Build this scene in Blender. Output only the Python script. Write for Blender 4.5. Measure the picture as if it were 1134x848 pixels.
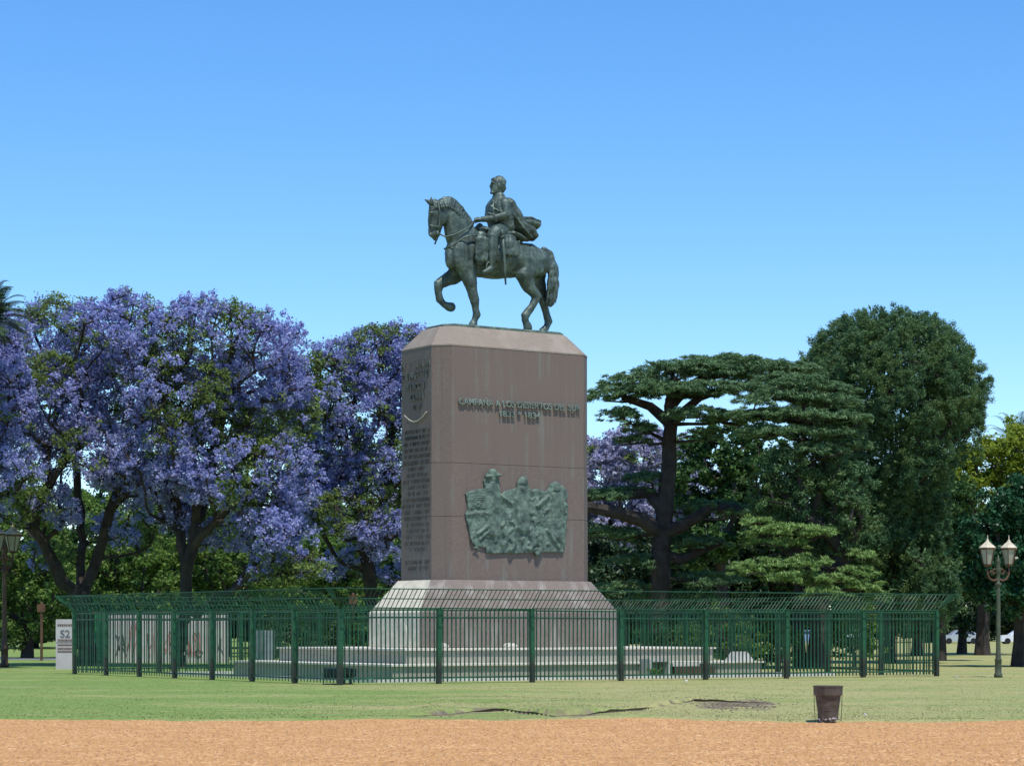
import bpy, math, random
import numpy as np
from mathutils import Vector, Matrix, noise

# ---------------------------------------------------------------- camera, sky, sun, exposure
for o in list(bpy.data.objects):
    bpy.data.objects.remove(o)
sc = bpy.context.scene
COL = sc.collection
F, HY, CX, EYE = 2600.0, 695.0, 567.0, 1.65        # focal length and horizon measured on the 1134 px wide photograph
cam_d = bpy.data.cameras.new('camera')
cam_d.sensor_width = 36
cam_d.lens = 36 * F / 1134
cam_d.shift_y = (HY - 424) / 1134
cam_d.clip_start = 0.5
cam_d.clip_end = 6000
cam = bpy.data.objects.new('camera', cam_d)
COL.objects.link(cam)
cam.location = (0, 0, EYE)
cam.rotation_euler = (math.radians(90), 0, 0)
sc.camera = cam

SUN_EL, SUN_AZ = 67.0, 158.0          # degrees; azimuth clockwise from +Y
world = bpy.data.worlds.new('World')
sc.world = world
world.use_nodes = True
wn = world.node_tree.nodes
wl = world.node_tree.links
wn.clear()
sky = wn.new('ShaderNodeTexSky')
sky.sky_type = 'NISHITA'
sky.sun_disc = False
sky.sun_elevation = math.radians(SUN_EL)
sky.sun_rotation = math.radians(SUN_AZ)
sky.altitude = 0
sky.air_density = 0.9
sky.dust_density = 0.0
sky.ozone_density = 5.0
hs = wn.new('ShaderNodeHueSaturation')
hs.inputs['Hue'].default_value = 0.502
hs.inputs['Saturation'].default_value = 1.23
hs.inputs['Value'].default_value = 1.13
bg = wn.new('ShaderNodeBackground')
bg.inputs['Strength'].default_value = 0.15
wo = wn.new('ShaderNodeOutputWorld')
wl.new(sky.outputs[0], hs.inputs['Color'])
wl.new(hs.outputs[0], bg.inputs['Color'])
wl.new(bg.outputs[0], wo.inputs['Surface'])

sd = bpy.data.lights.new('sun', 'SUN')
sd.energy = 3.9
sd.angle = math.radians(0.55)
sd.color = (1.0, 0.955, 0.88)
sun = bpy.data.objects.new('sun', sd)
COL.objects.link(sun)
el, az = math.radians(SUN_EL), math.radians(SUN_AZ)
sdir = Vector((math.cos(el) * math.sin(az), math.cos(el) * math.cos(az), math.sin(el)))
sun.rotation_euler = sdir.to_track_quat('Z', 'Y').to_euler()
sun.location = (60, 20, 80)

sc.view_settings.view_transform = 'Standard'
sc.view_settings.look = 'None'
sc.view_settings.exposure = 0.20
sc.view_settings.gamma = 1.0
sc.view_settings.use_curve_mapping = False
sc.render.engine = 'CYCLES'
sc.cycles.max_bounces = 6
sc.cycles.diffuse_bounces = 3
sc.cycles.transparent_max_bounces = 6

rng = np.random.default_rng(11)
rnd = random.Random(5)


def W(px, py, Y):
    """a point of the place from its direction and its measured distance"""
    return Vector(((px - CX) / F * Y, Y, EYE + (HY - py) / F * Y))


def GY(py):
    """distance of the ground seen at that height"""
    return EYE * F / (py - HY)


# ---------------------------------------------------------------- materials
def mat(name):
    m = bpy.data.materials.new(name)
    m.use_nodes = True
    nt = m.node_tree
    b = nt.nodes['Principled BSDF']
    b.inputs['Specular IOR Level'].default_value = 0.3
    return m, nt, b


def ramp(nt, src, stops, interp='LINEAR'):
    r = nt.nodes.new('ShaderNodeValToRGB')
    r.color_ramp.interpolation = interp
    e = r.color_ramp.elements
    while len(e) > 1:
        e.remove(e[-1])
    e[0].position = stops[0][0]
    e[0].color = (*stops[0][1], 1)
    for p, c in stops[1:]:
        k = e.new(p)
        k.color = (*c, 1)
    nt.links.new(src, r.inputs[0])
    return r.outputs[0]


def noise_n(nt, scale, detail=4, rough=.6, vec=None, sx=None, dist=0.0):
    n = nt.nodes.new('ShaderNodeTexNoise')
    n.inputs['Scale'].default_value = scale
    n.inputs['Detail'].default_value = detail
    n.inputs['Roughness'].default_value = rough
    n.inputs['Distortion'].default_value = dist
    if vec is None:
        tc = nt.nodes.new('ShaderNodeTexCoord')
        vec = tc.outputs['Object']
    if sx is not None:
        mp = nt.nodes.new('ShaderNodeMapping')
        mp.inputs['Scale'].default_value = sx
        nt.links.new(vec, mp.inputs[0])
        vec = mp.outputs[0]
    nt.links.new(vec, n.inputs['Vector'])
    return n.outputs['Fac']


def mix(nt, fac, a, b, mode='MIX'):
    m = nt.nodes.new('ShaderNodeMix')
    m.data_type = 'RGBA'
    m.blend_type = mode
    for i, v in ((0, fac), (6, a), (7, b)):
        if isinstance(v, (int, float)):
            m.inputs[i].default_value = v
        elif isinstance(v, tuple):
            m.inputs[i].default_value = (*v, 1)
        else:
            nt.links.new(v, m.inputs[i])
    return m.outputs[2]


def bump(nt, b, h, strength=.3, dist=.02):
    n = nt.nodes.new('ShaderNodeBump')
    n.inputs['Strength'].default_value = strength
    n.inputs['Distance'].default_value = dist
    nt.links.new(h, n.inputs['Height'])
    nt.links.new(n.outputs[0], b.inputs['Normal'])


def plain(name, col, rough=.6, var=.25, scale=3.0, metal=0.0, bs=.15, col2=None):
    m, nt, b = mat(name)
    n = noise_n(nt, scale, 5)
    d = tuple(c * (1 - var) for c in col)
    l = col2 if col2 else tuple(min(1, c * (1 + var)) for c in col)
    c = ramp(nt, n, [(.3, d), (.7, l)])
    nt.links.new(c, b.inputs['Base Color'])
    b.inputs['Roughness'].default_value = rough
    b.inputs['Metallic'].default_value = metal
    if bs:
        bump(nt, b, noise_n(nt, scale * 6, 4), bs, .01)
    return m


def leaf_mat(name, stops, transl=.35, rough=.55, patch=None, patch_scale=.6):
    """stops: colours over a per-leaf random; patch: a second tone in natural patches of growth"""
    m, nt, b = mat(name)
    g = nt.nodes.new('ShaderNodeNewGeometry')
    c = ramp(nt, g.outputs['Random Per Island'], stops)
    if patch:
        n = noise_n(nt, patch_scale, 3)
        f = ramp(nt, n, [(.45, (0, 0, 0)), (.62, (1, 1, 1))])
        c = mix(nt, f, c, patch)
    nt.links.new(c, b.inputs['Base Color'])
    b.inputs['Roughness'].default_value = rough
    b.inputs['Specular IOR Level'].default_value = .25
    tr = nt.nodes.new('ShaderNodeBsdfTranslucent')
    nt.links.new(c, tr.inputs['Color'])
    ms = nt.nodes.new('ShaderNodeMixShader')
    ms.inputs[0].default_value = transl
    nt.links.new(b.outputs[0], ms.inputs[1])
    nt.links.new(tr.outputs[0], ms.inputs[2])
    nt.links.new(ms.outputs[0], nt.nodes['Material Output'].inputs['Surface'])
    return m


M = {}
M['bark'] = plain('bark', (.045, .036, .03), .9, .5, 2.2, bs=.8)
M['bark_pale'] = plain('pale_bark', (.13, .11, .09), .9, .5, 2.2, bs=.8)
M['blossom'] = leaf_mat('violet_blossom', [(0, (.22, .24, .49)), (.45, (.325, .355, .645)), (.85, (.44, .47, .77)), (1, (.57, .59, .85))], .5)
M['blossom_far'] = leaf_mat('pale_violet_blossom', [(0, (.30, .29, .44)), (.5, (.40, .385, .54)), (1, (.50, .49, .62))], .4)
M['jleaf'] = leaf_mat('jacaranda_leaf', [(0, (.08, .125, .035)), (.5, (.16, .24, .055)), (1, (.30, .39, .10))], .48)
M['green'] = leaf_mat('bright_leaf', [(0, (.07, .13, .03)), (.5, (.14, .25, .05)), (1, (.27, .38, .09))], .48)
M['midgreen'] = leaf_mat('mid_leaf', [(0, (.03, .075, .022)), (.5, (.06, .13, .035)), (1, (.11, .20, .05))], .3)
M['darkgreen'] = leaf_mat('dark_leaf', [(0, (.016, .036, .015)), (.5, (.03, .062, .024)), (1, (.06, .11, .038))], .2, .45)
M['glossgreen'] = leaf_mat('glossy_leaf', [(0, (.015, .05, .02)), (.5, (.025, .085, .035)), (1, (.05, .15, .06))], .2, .35)
M['yellow'] = leaf_mat('yellow_green_leaf', [(0, (.13, .19, .02)), (.5, (.24, .31, .03)), (1, (.38, .44, .06))], .5)
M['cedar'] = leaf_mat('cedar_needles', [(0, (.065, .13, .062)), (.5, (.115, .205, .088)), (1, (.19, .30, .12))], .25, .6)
M['cedar_lit'] = leaf_mat('sunlit_cedar_needles', [(0, (.11, .19, .06)), (.5, (.20, .32, .09)), (1, (.31, .44, .14))], .32, .6)  # brighter copy of the cedar needles: sunlight on the lower boughs put into the colour
M['conifer'] = leaf_mat('conifer_leaf', [(0, (.05, .11, .052)), (.5, (.09, .18, .078)), (1, (.15, .26, .10))], .28, .6, patch=(.105, .17, .05), patch_scale=.45)
M['frond'] = leaf_mat('palm_frond', [(0, (.02, .045, .018)), (.6, (.04, .08, .03)), (1, (.09, .12, .04))], .2, .4)

# granite of the shaft: brown-grey with green-grey run-off stains of their own shape
m, nt, b = mat('brown_granite')
n1 = noise_n(nt, 30, 4, .7)
n2 = noise_n(nt, .55, 4, .6)
c = ramp(nt, n1, [(.32, (.128, .093, .075)), (.5, (.175, .130, .106)), (.68, (.232, .177, .148))])
c = mix(nt, ramp(nt, n2, [(.35, (.30, .30, .30)), (.7, (0, 0, 0))]), c, (.132, .108, .096))
st = noise_n(nt, 1.0, 4, .6, sx=(5.5, 5.5, .10))
sm = ramp(nt, st, [(.52, (0, 0, 0)), (.70, (.75, .75, .75))])
sm = mix(nt, ramp(nt, noise_n(nt, .9, 4, .6, sx=(1, 1, .7)), [(.42, (0, 0, 0)), (.62, (1, 1, 1))]), (0, 0, 0), sm)
c = mix(nt, sm, c, (.205, .225, .195))
st2 = noise_n(nt, 1.0, 3, .6, sx=(7.0, 7.0, .22))
c = mix(nt, ramp(nt, st2, [(.60, (0, 0, 0)), (.72, (.3, .3, .3))]), c, (.115, .09, .08))
nt.links.new(c, b.inputs['Base Color'])
b.inputs['Roughness'].default_value = .62
bump(nt, b, n1, .12, .01)
M['granite'] = m
m, nt, b = mat('pale_granite_top')
n1 = noise_n(nt, 22, 4, .7)
c = ramp(nt, n1, [(.3, (.205, .162, .122)), (.7, (.295, .243, .192))])
c = mix(nt, ramp(nt, noise_n(nt, 1.3, 4), [(.45, (0, 0, 0)), (.7, (.5, .5, .5))]), c, (.37, .32, .26))
nt.links.new(c, b.inputs['Base Color'])
b.inputs['Roughness'].default_value = .7
bump(nt, b, n1, .12, .01)
M['granite_top'] = m
m, nt, b = mat('weathered_base_granite')
n1 = noise_n(nt, 18, 4, .7)
c = ramp(nt, n1, [(.3, (.155, .121, .099)), (.7, (.235, .190, .160))])
c = mix(nt, ramp(nt, noise_n(nt, 1.0, 4, .6, sx=(2.2, 2.2, .5)), [(.5, (0, 0, 0)), (.72, (.6, .6, .6))]), c, (.40, .38, .33))
nt.links.new(c, b.inputs['Base Color'])
b.inputs['Roughness'].default_value = .7
bump(nt, b, n1, .15, .01)
M['granite_base'] = m
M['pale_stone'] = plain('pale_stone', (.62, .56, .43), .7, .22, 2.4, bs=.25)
M['lip'] = plain('pale_coping', (.62, .58, .48), .7, .2, 1.6, bs=.2)

m, nt, b = mat('terrace_stone')
n1 = noise_n(nt, 9, 5, .7)
c = ramp(nt, n1, [(.3, (.27, .255, .20)), (.7, (.42, .395, .315))])
c = mix(nt, ramp(nt, noise_n(nt, 1.0, 4, .6, sx=(1.6, 1.6, .3)), [(.5, (0, 0, 0)), (.7, (.55, .55, .55))]), c, (.24, .24, .20))
nt.links.new(c, b.inputs['Base Color'])
b.inputs['Roughness'].default_value = .8
bump(nt, b, n1, .25, .01)
M['terrace'] = m

m, nt, b = mat('bronze')
n1 = noise_n(nt, 3.2, 5, .65)
c = ramp(nt, n1, [(.36, (.026, .040, .037)), (.52, (.055, .080, .070)), (.68, (.15, .205, .170))])
g = nt.nodes.new('ShaderNodeNewGeometry')
pt = ramp(nt, g.outputs['Pointiness'], [(.46, (0, 0, 0)), (.56, (1, 1, 1))])
c = mix(nt, mix(nt, .35, (0, 0, 0), pt), c, (.16, .21, .17))
st = noise_n(nt, 1.0, 3, .6, sx=(5, 5, .5))
c = mix(nt, ramp(nt, st, [(.55, (0, 0, 0)), (.7, (.6, .6, .6))]), c, (.15, .21, .17))
nt.links.new(c, b.inputs['Base Color'])
b.inputs['Roughness'].default_value = .5
b.inputs['Metallic'].default_value = .25
bump(nt, b, noise_n(nt, 14, 4), .35, .03)
M['bronze'] = m
m, nt, b = mat('verdigris_bronze')
n1 = noise_n(nt, 4.0, 5, .7)
c = ramp(nt, n1, [(.34, (.045, .068, .056)), (.5, (.105, .150, .118)), (.68, (.19, .26, .20))])
nt.links.new(c, b.inputs['Base Color'])
b.inputs['Roughness'].default_value = .7
b.inputs['Metallic'].default_value = .05
bump(nt, b, noise_n(nt, 16, 4), .4, .03)
M['verdigris'] = m
M['letter'] = plain('green_letters', (.16, .20, .17), .6, .35, 4, bs=0)
M['dull_letter'] = plain('dull_letters', (.10, .105, .095), .6, .35, 4, bs=0)
M['dark_letter'] = plain('dark_letters', (.075, .062, .056), .6, .3, 4, bs=0)

# fence paint: green, passing unevenly into dark green-brown towards the foot
m, nt, b = mat('fence_paint')
tc = nt.nodes.new('ShaderNodeTexCoord')
sp = nt.nodes.new('ShaderNodeSeparateXYZ')
nt.links.new(tc.outputs['Object'], sp.inputs[0])
add = nt.nodes.new('ShaderNodeMath')
add.operation = 'ADD'
mu = nt.nodes.new('ShaderNodeMath')
mu.operation = 'MULTIPLY'
nt.links.new(noise_n(nt, 1.3, 3), mu.inputs[0])
mu.inputs[1].default_value = 1.1
nt.links.new(sp.outputs['Z'], add.inputs[0])
nt.links.new(mu.outputs[0], add.inputs[1])
dv = nt.nodes.new('ShaderNodeMath')
dv.operation = 'DIVIDE'
nt.links.new(add.outputs[0], dv.inputs[0])
dv.inputs[1].default_value = 2.5
gm = noise_n(nt, 5, 3)
grn = ramp(nt, gm, [(.3, (.011, .066, .028)), (.7, (.024, .12, .052))])
drk = ramp(nt, noise_n(nt, 4, 3), [(.35, (.018, .030, .022)), (.72, (.050, .042, .028))])
c = mix(nt, ramp(nt, dv.outputs[0], [(.40, (0, 0, 0)), (.62, (1, 1, 1))]), drk, grn)
nt.links.new(c, b.inputs['Base Color'])
b.inputs['Roughness'].default_value = .45
M['fence'] = m
m, nt, b = mat('dull_fence_paint')
gm = noise_n(nt, 1.7, 4)
c = ramp(nt, gm, [(.3, (.018, .042, .028)), (.5, (.017, .075, .038)), (.75, (.03, .13, .06))])
nt.links.new(c, b.inputs['Base Color'])
b.inputs['Roughness'].default_value = .5
M['fence_bar'] = m

# lawn: green and straw patches, bare soil where the bank has broken away
def grass_colour(nt):
    geo = nt.nodes.new('ShaderNodeNewGeometry')
    p = geo.outputs['Position']
    n1 = noise_n(nt, .22, 4, .6, vec=p, sx=(.6, 1.5, 1))
    n2 = noise_n(nt, 1.6, 5, .7, vec=p, sx=(.6, 1.6, 1))
    n3 = noise_n(nt, 14, 4, .7, vec=p)
    g = ramp(nt, n3, [(.3, (.135, .215, .05)), (.7, (.22, .30, .085))])
    t = ramp(nt, n3, [(.3, (.29, .275, .105)), (.7, (.43, .39, .18))])
    f = mix(nt, .5, n1, n2)
    sx_ = nt.nodes.new('ShaderNodeSeparateXYZ')
    nt.links.new(p, sx_.inputs[0])
    mr = nt.nodes.new('ShaderNodeMapRange')
    nt.links.new(sx_.outputs['X'], mr.inputs['Value'])
    for i_, v_ in enumerate((-9, 3, -.09, .06)):
        mr.inputs[i_ + 1].default_value = v_
    ad = nt.nodes.new('ShaderNodeMath')
    ad.operation = 'ADD'
    nt.links.new(f, ad.inputs[0])
    nt.links.new(mr.outputs[0], ad.inputs[1])
    f = ad.outputs[0]
    return mix(nt, ramp(nt, f, [(.42, (0, 0, 0)), (.58, (.95, .95, .95))]), g, t), p, n3


m, nt, b = mat('lawn')
c, p, n3 = grass_colour(nt)
at = nt.nodes.new('ShaderNodeAttribute')
at.attribute_name = 'soil'
so = ramp(nt, noise_n(nt, 5, 5, .7, vec=p), [(.3, (.125, .097, .062)), (.7, (.25, .205, .14))])
sf = nt.nodes.new('ShaderNodeMath')
sf.operation = 'MULTIPLY_ADD'
nt.links.new(noise_n(nt, 3.5, 4, .7, vec=p), sf.inputs[0])
sf.inputs[1].default_value = .7
nt.links.new(at.outputs['Fac'], sf.inputs[2])
c = mix(nt, ramp(nt, sf.outputs[0], [(.58, (0, 0, 0)), (.86, (1, 1, 1))]), c, so)
nt.links.new(c, b.inputs['Base Color'])
b.inputs['Roughness'].default_value = .9
b.inputs['Specular IOR Level'].default_value = .1
bump(nt, b, n3, .25, .03)
M['lawn'] = m
m, nt, b = mat('grass_blades')
c, p, n3 = grass_colour(nt)
g = nt.nodes.new('ShaderNodeNewGeometry')
c = mix(nt, .45, c, ramp(nt, g.outputs['Random Per Island'], [(0, (.14, .215, .05)), (.6, (.245, .30, .09)), (1, (.46, .42, .20))]))
va = nt.nodes.new('ShaderNodeVectorMath')
va.operation = 'ADD'
vs_ = nt.nodes.new('ShaderNodeVectorMath')
vs_.operation = 'SCALE'
vs_.inputs['Scale'].default_value = .35
nt.links.new(g.outputs['Normal'], vs_.inputs[0])
nt.links.new(vs_.outputs[0], va.inputs[0])
va.inputs[1].default_value = (0, 0, 1)
vn_ = nt.nodes.new('ShaderNodeVectorMath')
vn_.operation = 'NORMALIZE'
nt.links.new(va.outputs[0], vn_.inputs[0])
nt.links.new(vn_.outputs[0], b.inputs['Normal'])
nt.links.new(c, b.inputs['Base Color'])
b.inputs['Roughness'].default_value = .8
b.inputs['Specular IOR Level'].default_value = .1
M['blades'] = m

m, nt, b = mat('orange_gravel')
geo = nt.nodes.new('ShaderNodeNewGeometry')
p = geo.outputs['Position']
vo = nt.nodes.new('ShaderNodeTexVoronoi')
vo.inputs['Scale'].default_value = 26
mp = nt.nodes.new('ShaderNodeMapping')
mp.inputs['Scale'].default_value = (1, .55, 1)
nt.links.new(p, mp.inputs[0])
nt.links.new(mp.outputs[0], vo.inputs['Vector'])
spx = nt.nodes.new('ShaderNodeSeparateColor')
nt.links.new(vo.outputs['Color'], spx.inputs[0])
c = ramp(nt, spx.outputs[0], [(0, (.37, .175, .062)), (.35, (.565, .295, .11)), (.75, (.665, .375, .155)), (1, (.78, .53, .29))])
n2 = noise_n(nt, 1.1, 6, .75, vec=p, sx=(.5, 1.0, 1))
c = mix(nt, ramp(nt, n2, [(.42, (0, 0, 0)), (.66, (.75, .75, .75))]), c, (.47, .24, .088))
nt.links.new(c, b.inputs['Base Color'])
b.inputs['Roughness'].default_value = .9
b.inputs['Specular IOR Level'].default_value = .1
bump(nt, b, vo.outputs['Distance'], .8, .03)
M['gravel'] = m
M['pebble'] = plain('pebble', (.44, .22, .095), .9, .4, 9, bs=.2, col2=(.64, .38, .19))

M['bin'] = plain('bin_metal', (.092, .075, .060), .6, .45, 6, .2, .3)
M['litter'] = plain('litter', (.28, .27, .26), .6, .6, 14, bs=.2)
M['lamp_green'] = plain('green_brown_lamp_paint', (.075, .085, .05), .5, .5, 2.0, bs=.1)
M['lamp_brown'] = plain('brown_lamp_paint', (.12, .062, .035), .55, .4, 3, bs=.1)
M['lamp_cream'] = plain('cream_lantern_roof', (.58, .50, .36), .5, .25, 5, bs=.1)
M['lamp_glass'] = plain('lantern_glass', (.34, .33, .26), .15, .2, 5, bs=0)
M['white'] = plain('white_paint', (.50, .46, .44), .7, .14, 1.2, bs=.1)
M['red_paint'] = plain('red_spray', (.48, .20, .19), .7, .3, 5, bs=0)
M['black_paint'] = plain('dark_spray', (.14, .14, .15), .7, .3, 5, bs=0)
M['brown_paint'] = plain('brown_lettering', (.16, .10, .08), .7, .3, 5, bs=0)
M['green_board'] = plain('green_board', (.03, .24, .08), .5, .15, 3, bs=.05)
M['greymetal'] = plain('grey_metal', (.30, .33, .34), .5, .2, 3, .2, .1)
M['bluepole'] = plain('blue_pole_paint', (.10, .17, .28), .5, .2, 3, bs=0)
M['darkmetal'] = plain('dark_metal', (.035, .042, .042), .5, .3, 5, .3, .2)
M['glass'] = plain('dusty_glass', (.22, .28, .30), .15, .2, 4, bs=0)
M['rust'] = plain('rusty_sheet', (.085, .062, .042), .8, .4, 4, .1, .3)
M['concrete'] = plain('concrete', (.42, .41, .37), .85, .22, 3, bs=.3)
M['road'] = plain('asphalt', (.17, .17, .165), .9, .25, 2, bs=.2)
M['carwhite'] = plain('white_car_paint', (.75, .75, .76), .25, .04, 2, bs=0)
M['carblue'] = plain('blue_car_paint', (.22, .30, .48), .25, .06, 2, bs=0)
M['cargrey'] = plain('silver_car_paint', (.45, .47, .50), .25, .06, 2, .4, 0)
M['carglass'] = plain('car_glass', (.03, .04, .05), .08, .1, 2, bs=0)
M['tyre'] = plain('tyre_rubber', (.02, .02, .02), .8, .2, 6, bs=0)
M['kerb'] = plain('kerb_stone', (.58, .57, .53), .8, .2, 2, bs=.2)


# ---------------------------------------------------------------- object helpers
def tag(o, label=None, cat=None, group=None, kind=None):
    if label:
        o['label'] = label
    if cat:
        o['category'] = cat
    if group:
        o['group'] = group
    if kind:
        o['kind'] = kind
    return o


def empty(name, loc=(0, 0, 0), rz=0.0):
    o = bpy.data.objects.new(name, None)
    o.empty_display_size = .3
    COL.objects.link(o)
    o.location = loc
    o.rotation_euler = (0, 0, rz)
    return o


def link(name, me, material, parent=None, smooth=False):
    mats = material if isinstance(material, (list, tuple)) else [material]
    for mm in mats:
        me.materials.append(mm)
    if smooth:
        me.polygons.foreach_set('use_smooth', np.ones(len(me.polygons), dtype=bool))
    o = bpy.data.objects.new(name, me)
    COL.objects.link(o)
    o.parent = parent
    return o


def copy_tree(o, parent=None):
    c = o.copy()
    COL.objects.link(c)
    c.parent = parent
    for ch in list(o.children):
        copy_tree(ch, c)
    return c


class MB:
    def __init__(s):
        s.v, s.f, s.mi = [], [], []

    def add(s, vs, fs, mi=0):
        k = len(s.v)
        s.v += [tuple(p) for p in vs]
        s.f += [tuple(i + k for i in f) for f in fs]
        s.mi += [mi] * len(fs)

    def box(s, x0, x1, y0, y1, z0, z1, mi=0, tf=None):
        vs = [Vector(p) for p in ((x0, y0, z0), (x1, y0, z0), (x1, y1, z0), (x0, y1, z0), (x0, y0, z1), (x1, y0, z1), (x1, y1, z1), (x0, y1, z1))]
        if tf:
            vs = [tf @ p for p in vs]
        s.add(vs, [(0, 3, 2, 1), (4, 5, 6, 7), (0, 1, 5, 4), (1, 2, 6, 5), (2, 3, 7, 6), (3, 0, 4, 7)], mi)

    def rings(s, rs, cap=True, mi=0):
        n = len(rs[0])
        vs = [p for r in rs for p in r]
        fs = []
        for i in range(len(rs) - 1):
            for j in range(n):
                a, b_ = i * n + j, i * n + (j + 1) % n
                fs.append((a, b_, b_ + n, a + n))
        if cap:
            fs.append(tuple(range(n - 1, -1, -1)))
            fs.append(tuple(range((len(rs) - 1) * n, len(rs) * n)))
        s.add(vs, fs, mi)

    def lathe(s, prof, n=14, cx=0, cy=0, mi=0, ph=0.0, cap=True):
        s.rings([[(cx + r * math.cos(ph + 2 * math.pi * j / n), cy + r * math.sin(ph + 2 * math.pi * j / n), z) for j in range(n)] for r, z in prof], cap, mi)

    def tube(s, pts, rad, n=8, mi=0, lat=None, latv=None, caps=False):
        """swept tube; lat = second radius along latv; caps = rounded ends"""
        P = [Vector(p) for p in pts]
        R = [rad] * len(P) if isinstance(rad, (int, float)) else list(rad)
        L = R if lat is None else list(lat)
        if caps:
            d0, d1 = (P[0] - P[1]).normalized(), (P[-1] - P[-2]).normalized()
            pre, post = [], []
            for t in (.95, .7, .38):
                k = math.sqrt(1 - t * t)
                q = min(R[0], L[0])
                pre.append((P[0] + d0 * q * t, R[0] * k, L[0] * k))
                q = min(R[-1], L[-1])
                post.insert(0, (P[-1] + d1 * q * t, R[-1] * k, L[-1] * k))
            al = pre + list(zip(P, R, L)) + post
            P, R, L = [a[0] for a in al], [a[1] for a in al], [a[2] for a in al]
        rs = []
        for i, p in enumerate(P):
            t = (P[min(i + 1, len(P) - 1)] - P[max(i - 1, 0)])
            if t.length < 1e-6:
                t = Vector((0, 0, 1))
            t.normalize()
            a = Vector(latv) if latv else (Vector((0, 1, 0)) if abs(t.y) < .9 else Vector((1, 0, 0)))
            a = (a - t * a.dot(t))
            if a.length < 1e-3:
                a = t.orthogonal()
            a.normalize()
            b_ = t.cross(a)
            rs.append([p + a * L[i] * math.cos(2 * math.pi * j / n) + b_ * R[i] * math.sin(2 * math.pi * j / n) for j in range(n)])
        s.rings(rs, True, mi)

    def ell(s, c, r, n=12, m=8, rot=None):
        rs = []
        for i in range(m + 1):
            ph = math.pi * (i + .02) / (m + .04) - math.pi / 2
            ring = []
            for j in range(n):
                a = 2 * math.pi * j / n
                q = Vector((r[0] * math.cos(ph) * math.cos(a), r[1] * math.cos(ph) * math.sin(a), r[2] * math.sin(ph)))
                if rot:
                    q = rot @ q
                ring.append(Vector(c) + q)
            rs.append(ring)
        s.rings(rs, True)

    def mesh(s, name):
        me = bpy.data.meshes.new(name)
        me.from_pydata(s.v, [], s.f)
        if any(s.mi):
            me.polygons.foreach_set('material_index', s.mi)
        me.validate()
        me.update()
        return me

    def build(s, name, material, parent=None, smooth=False):
        return link(name, s.mesh(name), material, parent, smooth)


def quads_mesh(name, V):
    """V: (N,4,3) array of quads"""
    N = len(V)
    me = bpy.data.meshes.new(name)
    me.vertices.add(N * 4)
    me.vertices.foreach_set('co', np.ascontiguousarray(V, dtype=np.float32).ravel())
    me.loops.add(N * 4)
    me.loops.foreach_set('vertex_index', np.arange(N * 4, dtype=np.int32))
    me.polygons.add(N)
    me.polygons.foreach_set('loop_start', np.arange(0, N * 4, 4, dtype=np.int32))
    me.update(calc_edges=True)
    return me


def sculpt(mb, name, material, parent, voxel=.03, smooth_it=4, amp=0.0, fscale=3.0, fac=.5):
    """join overlapping closed shapes into ONE continuous skin"""
    me = mb.mesh(name)
    o = bpy.data.objects.new('tmp', me)
    COL.objects.link(o)
    md = o.modifiers.new('r', 'REMESH')
    md.mode = 'VOXEL'
    md.voxel_size = voxel
    if smooth_it:
        sm_ = o.modifiers.new('s', 'SMOOTH')
        sm_.factor = fac
        sm_.iterations = smooth_it
    dg = bpy.context.evaluated_depsgraph_get()
    ev = o.evaluated_get(dg)
    out = bpy.data.meshes.new_from_object(ev)
    bpy.data.objects.remove(o)
    bpy.data.meshes.remove(me)
    out.name = name
    if amp:
        nv = len(out.vertices)
        co, no = np.zeros(nv * 3, np.float32), np.zeros(nv * 3, np.float32)
        out.vertices.foreach_get('co', co)
        out.vertex_normals.foreach_get('vector', no)
        co, no = co.reshape(-1, 3), no.reshape(-1, 3)
        d = np.array([noise.fractal(Vector(p * fscale), 1.0, 2.0, 4) for p in co.tolist() for p in [Vector(p)]])
        co = co + no * d[:, None] * amp
        out.vertices.foreach_set('co', co.astype(np.float32).ravel())
        out.update()
    return link(name, out, material, parent, True)


# ---------------------------------------------------------------- ground, gravel, grass
EDGE = [(-400, 796.5), (0, 796), (120, 797), (240, 799.5), (330, 798), (450, 796), (560, 797), (700, 795.5), (800, 797.5), (905, 800.5), (1000, 799), (1134, 797), (1500, 797)]
BANK = [(430, 796), (455, 793.5), (480, 793), (515, 789.5), (560, 788), (590, 792.5), (612, 795), (640, 794), (680, 791), (712, 788), (730, 784), (770, 778), (858, 779), (872, 784), (905, 790)]
ex = np.array([W(a, b_, GY(b_)).x for a, b_ in EDGE])
ey = np.array([GY(b_) for a, b_ in EDGE])
bx = np.array([W(a, b_, GY(b_)).x for a, b_ in BANK])
by = np.array([GY(b_) for a, b_ in BANK])


def sstep(t):
    t = np.clip(t, 0, 1)
    return t * t * (3 - 2 * t)


_vn = np.random.default_rng(3).random((256, 256))


def vnoise(x, y):
    xi, yi = np.floor(x).astype(int), np.floor(y).astype(int)
    u, v = sstep(x - xi), sstep(y - yi)
    g = lambda i, j: _vn[i & 255, j & 255]
    return (g(xi, yi) * (1 - u) + g(xi + 1, yi) * u) * (1 - v) + (g(xi, yi + 1) * (1 - u) + g(xi + 1, yi + 1) * u) * v


def edge_y(x):
    x = np.asarray(x, float)
    return np.interp(x, ex, ey) + .9 * (vnoise(x * .8, x * 0 + 31) - .5) + .5 * (vnoise(x * 2.7, x * 0 + 41) - .5)


def bank_y(x):
    return np.interp(x, bx, by) + .55 * (vnoise(x * 1.3, x * 0 + 4) - .5) + .25 * (vnoise(x * 4.2, x * 0 + 9) - .5)


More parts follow.
